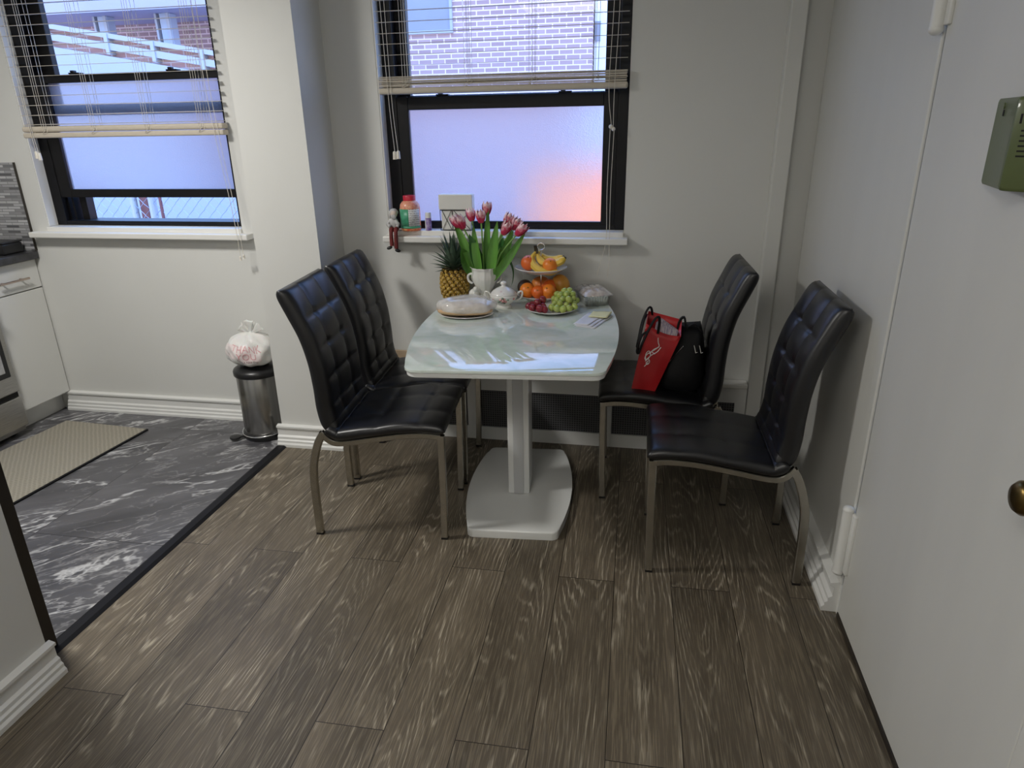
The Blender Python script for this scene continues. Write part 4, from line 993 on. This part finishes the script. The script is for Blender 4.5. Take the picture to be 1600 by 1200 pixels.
for (dx, dy, L, ln_) in ((-.05, -.01, .045, .9), (.045, 0, .05, .95), (.01, -.02, .05, .15), (-.01, .03, .04, .4)):
    d = Vector((dx, dy, 0)).normalized() * math.sin(ln_) + Vector((0, 0, math.cos(ln_))); s = d.cross(Vector((0, 1, .2))).normalized(); grid = []
    for i in range(7):
        t = i / 6; c = Vector((.012, 0, .158)) + d * L * t * 1.4; grid.append([c + s * (.006 + .020 * t) * q + Vector((0, .006 * math.sin(6 * q + 4 * t), .004 * math.sin(5 * q))) for q in (-1, -.5, 0, .5, 1)])
    g.sheet(grid)
g.ball((.012, 0, .160), (.016, .014, .011), 12, 8); g.obj('knot', 'plastic_bag', cb, True, 180, solid=.001)
def bagtext(body, size, aw, h0, mat, nm, off=.0016):
    g = text_mesh(body, size)
    bmesh.ops.subdivide_edges(g.bm, edges=g.bm.edges[:], cuts=1)
    for v in g.bm.verts:
        a = R(-76) + v.co.x / .118; h = h0 + v.co.y / .080; p = bagP(a, h); q = Vector((p.x, p.y, 0)).normalized(); v.co = p + q * off
    return g.obj(nm, mat, bb)
def patch(a0, a1, h0, h1, mat, nm, off):
    g = G(); g.sheet([[bagP(R(a0 + (a1 - a0) * i / 20), h0 + (h1 - h0) * j / 12) * 1 + Vector((math.cos(R(a0 + (a1 - a0) * i / 20)), math.sin(R(a0 + (a1 - a0) * i / 20)), 0)) * off for i in range(21)] for j in range(13)]); return g.obj(nm, mat, bb, True, 180)
patch(-165, -44, -.42, .42, 'pinkpatch', 'pink_print_area', .0008)
bagtext('THANK', .042, 0, .10, 'pink_print', 'lettering'); bagtext('YOU', .042, 0, -.32, 'pink_print', 'lettering'); bagtext('Have A Nice Day', .014, 0, -.52, 'redprint', 'lettering')

# ---------------------------------------------------------------- kitchen units
kc = thing('base_cabinet', 'white kitchen base cabinet with one drawer between stove and window wall', 'cabinet', (-2.51, .437, 0))
g = G(); g.box(-.585, -.020, -.163, .163, .10, .855); g.box(-.585, -.065, -.163, .163, .002, .10); g.obj('carcass', 'cab', kc)
g = G(); g.box(-.020, 0, -.160, .160, .708, .852, .002); dr = g.obj('drawer', 'cab', kc)
g = G(); g.tube([(.026, -.105, .770), (.026, .072, .770)], .0055, 10); 
for y in (-.07, .04): g.tube([(0, y, .770), (.026, y, .770)], .0045, 8)
g.obj('handle', 'handle', dr, True, 40)
g = G(); g.box(-.020, 0, -.160, .160, .112, .702, .002); g.obj('door', 'cab', kc)
g = G(); g.box(-3.095, -2.482, .273, .600, .857, .895, .004); tag(g.obj('countertop', 'counter'), 'dark grey kitchen countertop on the white base cabinet', 'countertop')
g = G(); g.box(-3.095, -2.486, .594, .603, .896, 1.333); struct(g.obj('trim_5', 'mosaic'))
g = G(); g.box(-2.489, -2.484, .591, .6035, .896, 1.334, .001); struct(g.obj('trim_6', 'jamb'))
cn = thing('kitchen_canister', 'black box shaped container on the countertop by the backsplash', 'container', (-2.60, .50, .8955))
G().box(-.08, .078, -.06, .06, 0, .055, .008).obj('container_body', 'blackp', cn)
G().box(-.082, .080, -.062, .062, .055, .064, .004).obj('lid', 'blackp', cn)
st = thing('stove', 'stainless steel stove with black oven window beside the white cabinet', 'stove', (-2.47, -.11, 0))
g = G(); g.box(-.62, -.03, -.378, .378, .025, .905, .003); g.obj('stove_body', 'steel', st)
for y in (-.34, .34):
    for x in (-.56, -.09): G().tube([(x, y, .002), (x, y, .03)], .018, 12).obj('foot', 'blackp', st)
g = G(); g.box(-.03, .0, -.376, .376, .240, .76, .006); od = g.obj('oven_door', 'steel', st)
g = G(); g.box(-.01, .003, -.352, .352, .325, .66, .006); g.obj('oven_window_border', 'blackp', od)
g = G(); g.box(-.005, .0045, -.325, .325, .352, .63, .004); g.obj('oven_window', P('oven_glass_painted_reflection', (.50, .50, .50), .12, coat=.4, var=(25, .25)), od)  # light grey painted into the glass to stand for its reflection
g = G(); g.tube([(.045, -.33, .70), (.045, .33, .70)], .011, 12); g.tube([(0, -.3, .70), (.045, -.3, .70)], .008, 8); g.tube([(0, .3, .70), (.045, .3, .70)], .008, 8); g.obj('handle', 'chrome', od, True)
g = G(); g.box(-.03, .0, -.376, .376, .055, .214, .006); g.obj('storage_drawer', 'steel', st)
g = G(); g.box(-.028, -.012, -.372, .372, .214, .240); g.obj('drawer_gap', 'dark', st)
g = G(); g.box(-.06, .005, -.378, .378, .80, .90, .006); g.obj('control_panel', 'steel', st)
g = G(); g.box(-.62, .0, -.378, .378, .905, .915, .003); g.obj('cooktop', 'blackp', st)
# rug
rg = thing('kitchen_rug', 'beige woven kitchen runner rug with dark edge on the marble floor', 'rug', (-2.195, -.25, .002), R(-4.2) * -1 * -1)
G().box(-.262, .255, -.62, .66, 0, .008, .002).obj('rug_field', 'rug', rg)
G().box(.255, .268, -.62, .66, 0, .008, .002).obj('dark_edging', 'bagblack', rg)

# ---------------------------------------------------------------- chime box on the door
ic = thing('door_chime', 'olive green metal chime box with speaker slots mounted high on the door', 'chime box', (XW - .0045, -1.02, 1.343))
prof = [(0, .088), (.008, .092), (.014, .089), (.040, -.040), (.047, -.056), (.0475, -.064), (.044, -.070), (.010, -.108), (.004, -.112), (0, -.110)]
rings = []
for z, k, kd in ((0, .97, .90), (.003, .99, .97), (.006, 1., 1.), (.146, 1., 1.), (.150, .99, .97), (.153, .97, .90)): rings.append([Vector((-d * kd, y * k, z)) for d, y in prof])
g = G(); g.ring_loft(rings); g.obj('housing', 'green_metal', ic, True, 28)
def on_face(d0, y0, d1, y1, t, z):          # frame on a slanted face: x along the face, y up, z outward
    p = Vector((-(d0 + (d1 - d0) * t), y0 + (y1 - y0) * t, z)); ax = Vector((-(d1 - d0), y1 - y0, 0)).normalized(); up = Vector((0, 0, 1)); n = ax.cross(up)
    if n.x > 0: n = -n
    m = Matrix((ax, up, n)).transposed().to_4x4(); m.translation = p; return m
g = G()
for i in range(6): g.box(-.018, .020, -.0016, .0016, -.004, .0008, .0006, mat=on_face(.046, -.067, .008, -.109, .5, .058 + i * .0082))
g.obj('speaker_slots', 'dark', ic)
g = G(); g.box(-.002, .002, -.008, .008, -.004, .0008, .0006, mat=on_face(.046, -.067, .008, -.109, .12, .118)); g.obj('keyhole', 'dark', ic)
g = G(); g.box(-.004, .004, -.0055, .0055, -.003, .0008, .0006, mat=on_face(.014, .089, .042, -.045, .42, .128)); g.obj('latch_slot', 'dark', ic)
g = G(); g.lathe([(.0005, .0018), (.005, .0016), (.0055, -.001)], seg=16).xf(on_face(.014, .089, .042, -.045, .40, .140)); g.obj('screw', 'green_metal', ic, True)

# ---------------------------------------------------------------- outside
GZ = -.35
g = G(); g.box(-30, 25, YB + .3, 40, GZ - .2, GZ); struct(g.obj('ground', 'ground'))
bd = thing('brick_building', 'lavender brick building with blue window across the yard outside', 'building', (-8, 11, GZ))
bx, by, bz_ = -8, 11, GZ
g = G(); g.box(-9, 7.585, 0, 3, 0, 4.15); g.obj('brick_wall', 'brick', bd)
def ewin(x0, x1, z0, z1, mat='extwin', par=bd):
    f = G(); e = .05
    f.box(x0 - bx - e, x1 - bx + e, -.05, .0, z0 - bz_ - e, z0 - bz_); f.box(x0 - bx - e, x1 - bx + e, -.05, 0, z1 - bz_, z1 - bz_ + e); f.box(x0 - bx - e, x0 - bx, -.05, 0, z0 - bz_, z1 - bz_); f.box(x1 - bx, x1 - bx + e, -.05, 0, z0 - bz_, z1 - bz_)
    fo = f.obj('window', 'extwhite', par); G().box(x0 - bx, x1 - bx, -.02, -.005, z0 - bz_, z1 - bz_).obj('pane', mat, fo)
ewin(-3.90, -2.99, 3.10, 3.68)
g = G(); g.box(-9, 1.2, -1.5, 0, 3.79, 4.15); g.obj('porch_beam', P('porch_beam', (.50, .46, .58), .7, var=(1, .06)), bd)
for (a, b) in ((-9.33, -9.13), (-8.07, -7.86)):
    g = G(); q = (-1.10, -.9); g.box(a - bx, b - bx, q[0], q[1], 0, 3.79, .01); pc = g.obj('porch_post', 'extblue', bd)
    g = G(); g.box(a - bx - .10, a - bx - .06, q[0], q[1], 0, 3.79); g.box(b - bx - .07, b - bx - .01, q[0] - .02, q[0], 0, 3.79); g.obj('post_edge', 'extwhite', pc)
wbld = thing('white_building', 'bright white building glimpsed right of the brick one outside', 'building', (2.5, 11.3, GZ))
G().box(-2.90, 6, 0, 3, 0, 4.1).obj('white_wall', P('white_stucco', (.95, .95, .97), .7, var=(1, .03), emit=None), wbld)
f = G(); f.box(-2.895, -2.79, -.04, 0, 3.20, 3.52); fo = f.obj('window', 'extblue', wbld); G().box(-2.885, -2.80, -.05, -.03, 3.21, 3.51).obj('pane', 'extwin', fo)
# ramp with railing, falling to the right
rp = thing('ramp_wall', 'pale blue ramp wall with red brick rail panels outside the kitchen window', 'ramp', (-7.3, 8, GZ))
def rs(g, x0, x1, dz0, dz1, y0=-.12, y1=.12):
    f = lambda x: (2.84 - (x + 7.33) * .172) - GZ
    g.ring_loft([[Vector((x + 7.3, y, f(x) + z)) for y, z in ((y0, dz0), (y1, dz0), (y1, dz1), (y0, dz1))] for x in (x0, x1)])
g = G(); rs(g, -9.0, -5.3, -.07, -.0); rs(g, -9.0, -5.3, -.235, -.135)
for x in (-8.72, -7.62, -6.85, -6.05): rs(g, x - .03, x + .03, -.30, -.005, -.14, .10)
g.obj('rails', 'extwhite', rp)
g = G(); rs(g, -9.0, -5.3, -.34, -.03, .0, .08); g.obj('brick_panel', 'brickr', rp)
g = G(); f = lambda x: (2.84 - (x + 7.33) * .172) - GZ
g.ring_loft([[Vector((x + 7.3, y, z)) for y, z in ((-.15, 0), (.15, 0), (.15, f(x) - .325), (-.15, f(x) - .325))] for x in (-9.0, -5.3)]); g.obj('solid_wall', 'extwhite', rp)
# chain link fence
fe = thing('chain_link_fence', 'galvanised chain link fence outside the kitchen window', 'fence', (-3.9, 3.2, GZ))
g = G(); s = .055; Hf = 1.45
n = int(3.6 / s)
for k in range(n):
    x = -1.8 + k * s; m = int(Hf / s)
    g.tube([(x + (s * .55 if (i + k) % 2 else -s * .55), .004 if i % 2 else -.004, i * s) for i in range(m)], .0035, 3)
g.obj('wire_mesh', 'wire', fe)
for x in (-.07, ): G().tube([(x, .02, 0), (x, .02, Hf)], .03, 12).obj('post', 'extwhite', fe)
G().tube([(.12, .02, 0), (.12, .02, Hf)], .035, 12).obj('post', 'extwhite', fe)
G().box(-.02, .06, .03, .08, 0, Hf).obj('post', 'maroon', fe)
G().tube([(.22, 0, 0), (.22, 0, Hf)], .014, 8).obj('post', 'maroon', fe)
G().tube([(-1.85, 0, Hf - .02), (1.8, 0, Hf - .02)], .02, 8).obj('top_rail', 'wire', fe)
pl = thing('added_orange_block', 'added orange planter outside the dining window', 'block', (.55, 5.6, GZ))  # orange block added outside to give the frosted pane its warm tint
G().box(-1.05, 1.2, -.2, .2, 0, 1.35, .02).obj('orange_block_body', 'extorange', pl)
G().box(-1.08, 1.23, -.23, .23, 1.35, 1.42, .02).obj('orange_block_cap', 'extorange', pl)

# ---------------------------------------------------------------- light
w = bpy.data.worlds.new('sky'); scene.world = w; w.use_nodes = True; nt = w.node_tree; bg = nt.nodes['Background']
tc = nd(nt, 'ShaderNodeTexCoord').outputs['Generated']; sz = nd(nt, 'ShaderNodeSeparateXYZ', {0: tc}).outputs[2]
nt.links.new(ramp(nt, sz, .06, .42, (.90, .90, 1., 1), (.46, .95, 2.1, 1)), bg.inputs[0]); bg.inputs[1].default_value = 2.5
def area(nm, loc, rot, sx, sy, e, col):
    l = bpy.data.lights.new(nm, 'AREA'); l.shape = 'RECTANGLE'; l.size = sx; l.size_y = sy; l.energy = e; l.color = col
    o = bpy.data.objects.new(nm, l); COL.objects.link(o); o.location = loc; o.rotation_euler = rot; return o
area('kitchen_ceiling_light', (-1.62, -.82, 2.26), (0, 0, 0), .34, .34, 36, (1, .975, .93))
area('hall_ceiling_light', (-.1, -3.0, 2.45), (0, 0, 0), .9, .9, 24, (1, .96, .90))

sp = bpy.data.lights.new('added_warm_spot', 'SPOT'); sp.energy = 115; sp.color = (1, .62, .34); sp.spot_size = R(95); sp.shadow_soft_size = .05  # added spot, warms the orange block for the glow in the frosted pane
spo = bpy.data.objects.new('added_warm_spot', sp); COL.objects.link(spo); spo.location = (.9, 4.4, .3)
spo.rotation_euler = (Vector((.35, 5.4, .35)) - spo.location).to_track_quat('-Z', 'Y').to_euler()

# ---------------------------------------------------------------- camera
cam = bpy.data.cameras.new('camera'); co = bpy.data.objects.new('camera', cam); COL.objects.link(co); scene.camera = co
cam.sensor_fit = 'HORIZONTAL'; cam.sensor_width = 36.; cam.lens = 36. * 1065.2 / 1600; cam.clip_start = .02
YAW, PIT, ROL = R(10.874), R(20.8114), R(-1.054)
Fv = Vector((-math.sin(YAW) * math.cos(PIT), math.cos(YAW) * math.cos(PIT), -math.sin(PIT)))
Rv = Vector((math.cos(YAW), math.sin(YAW), 0)); Uv = Rv.cross(Fv)
R2 = Rv * math.cos(ROL) + Uv * math.sin(ROL); U2 = Uv * math.cos(ROL) - Rv * math.sin(ROL)
mw = Matrix((R2, U2, -Fv)).transposed().to_4x4(); mw.translation = (.611, -2.459, 1.466); co.matrix_world = mw
scene.view_settings.view_transform = 'Standard'; scene.view_settings.exposure = 0.; scene.view_settings.gamma = 1.
scene.cycles.max_bounces = 10; scene.cycles.transparent_max_bounces = 16; scene.cycles.caustics_reflective = False
scene.cycles.sample_clamp_indirect = 6.
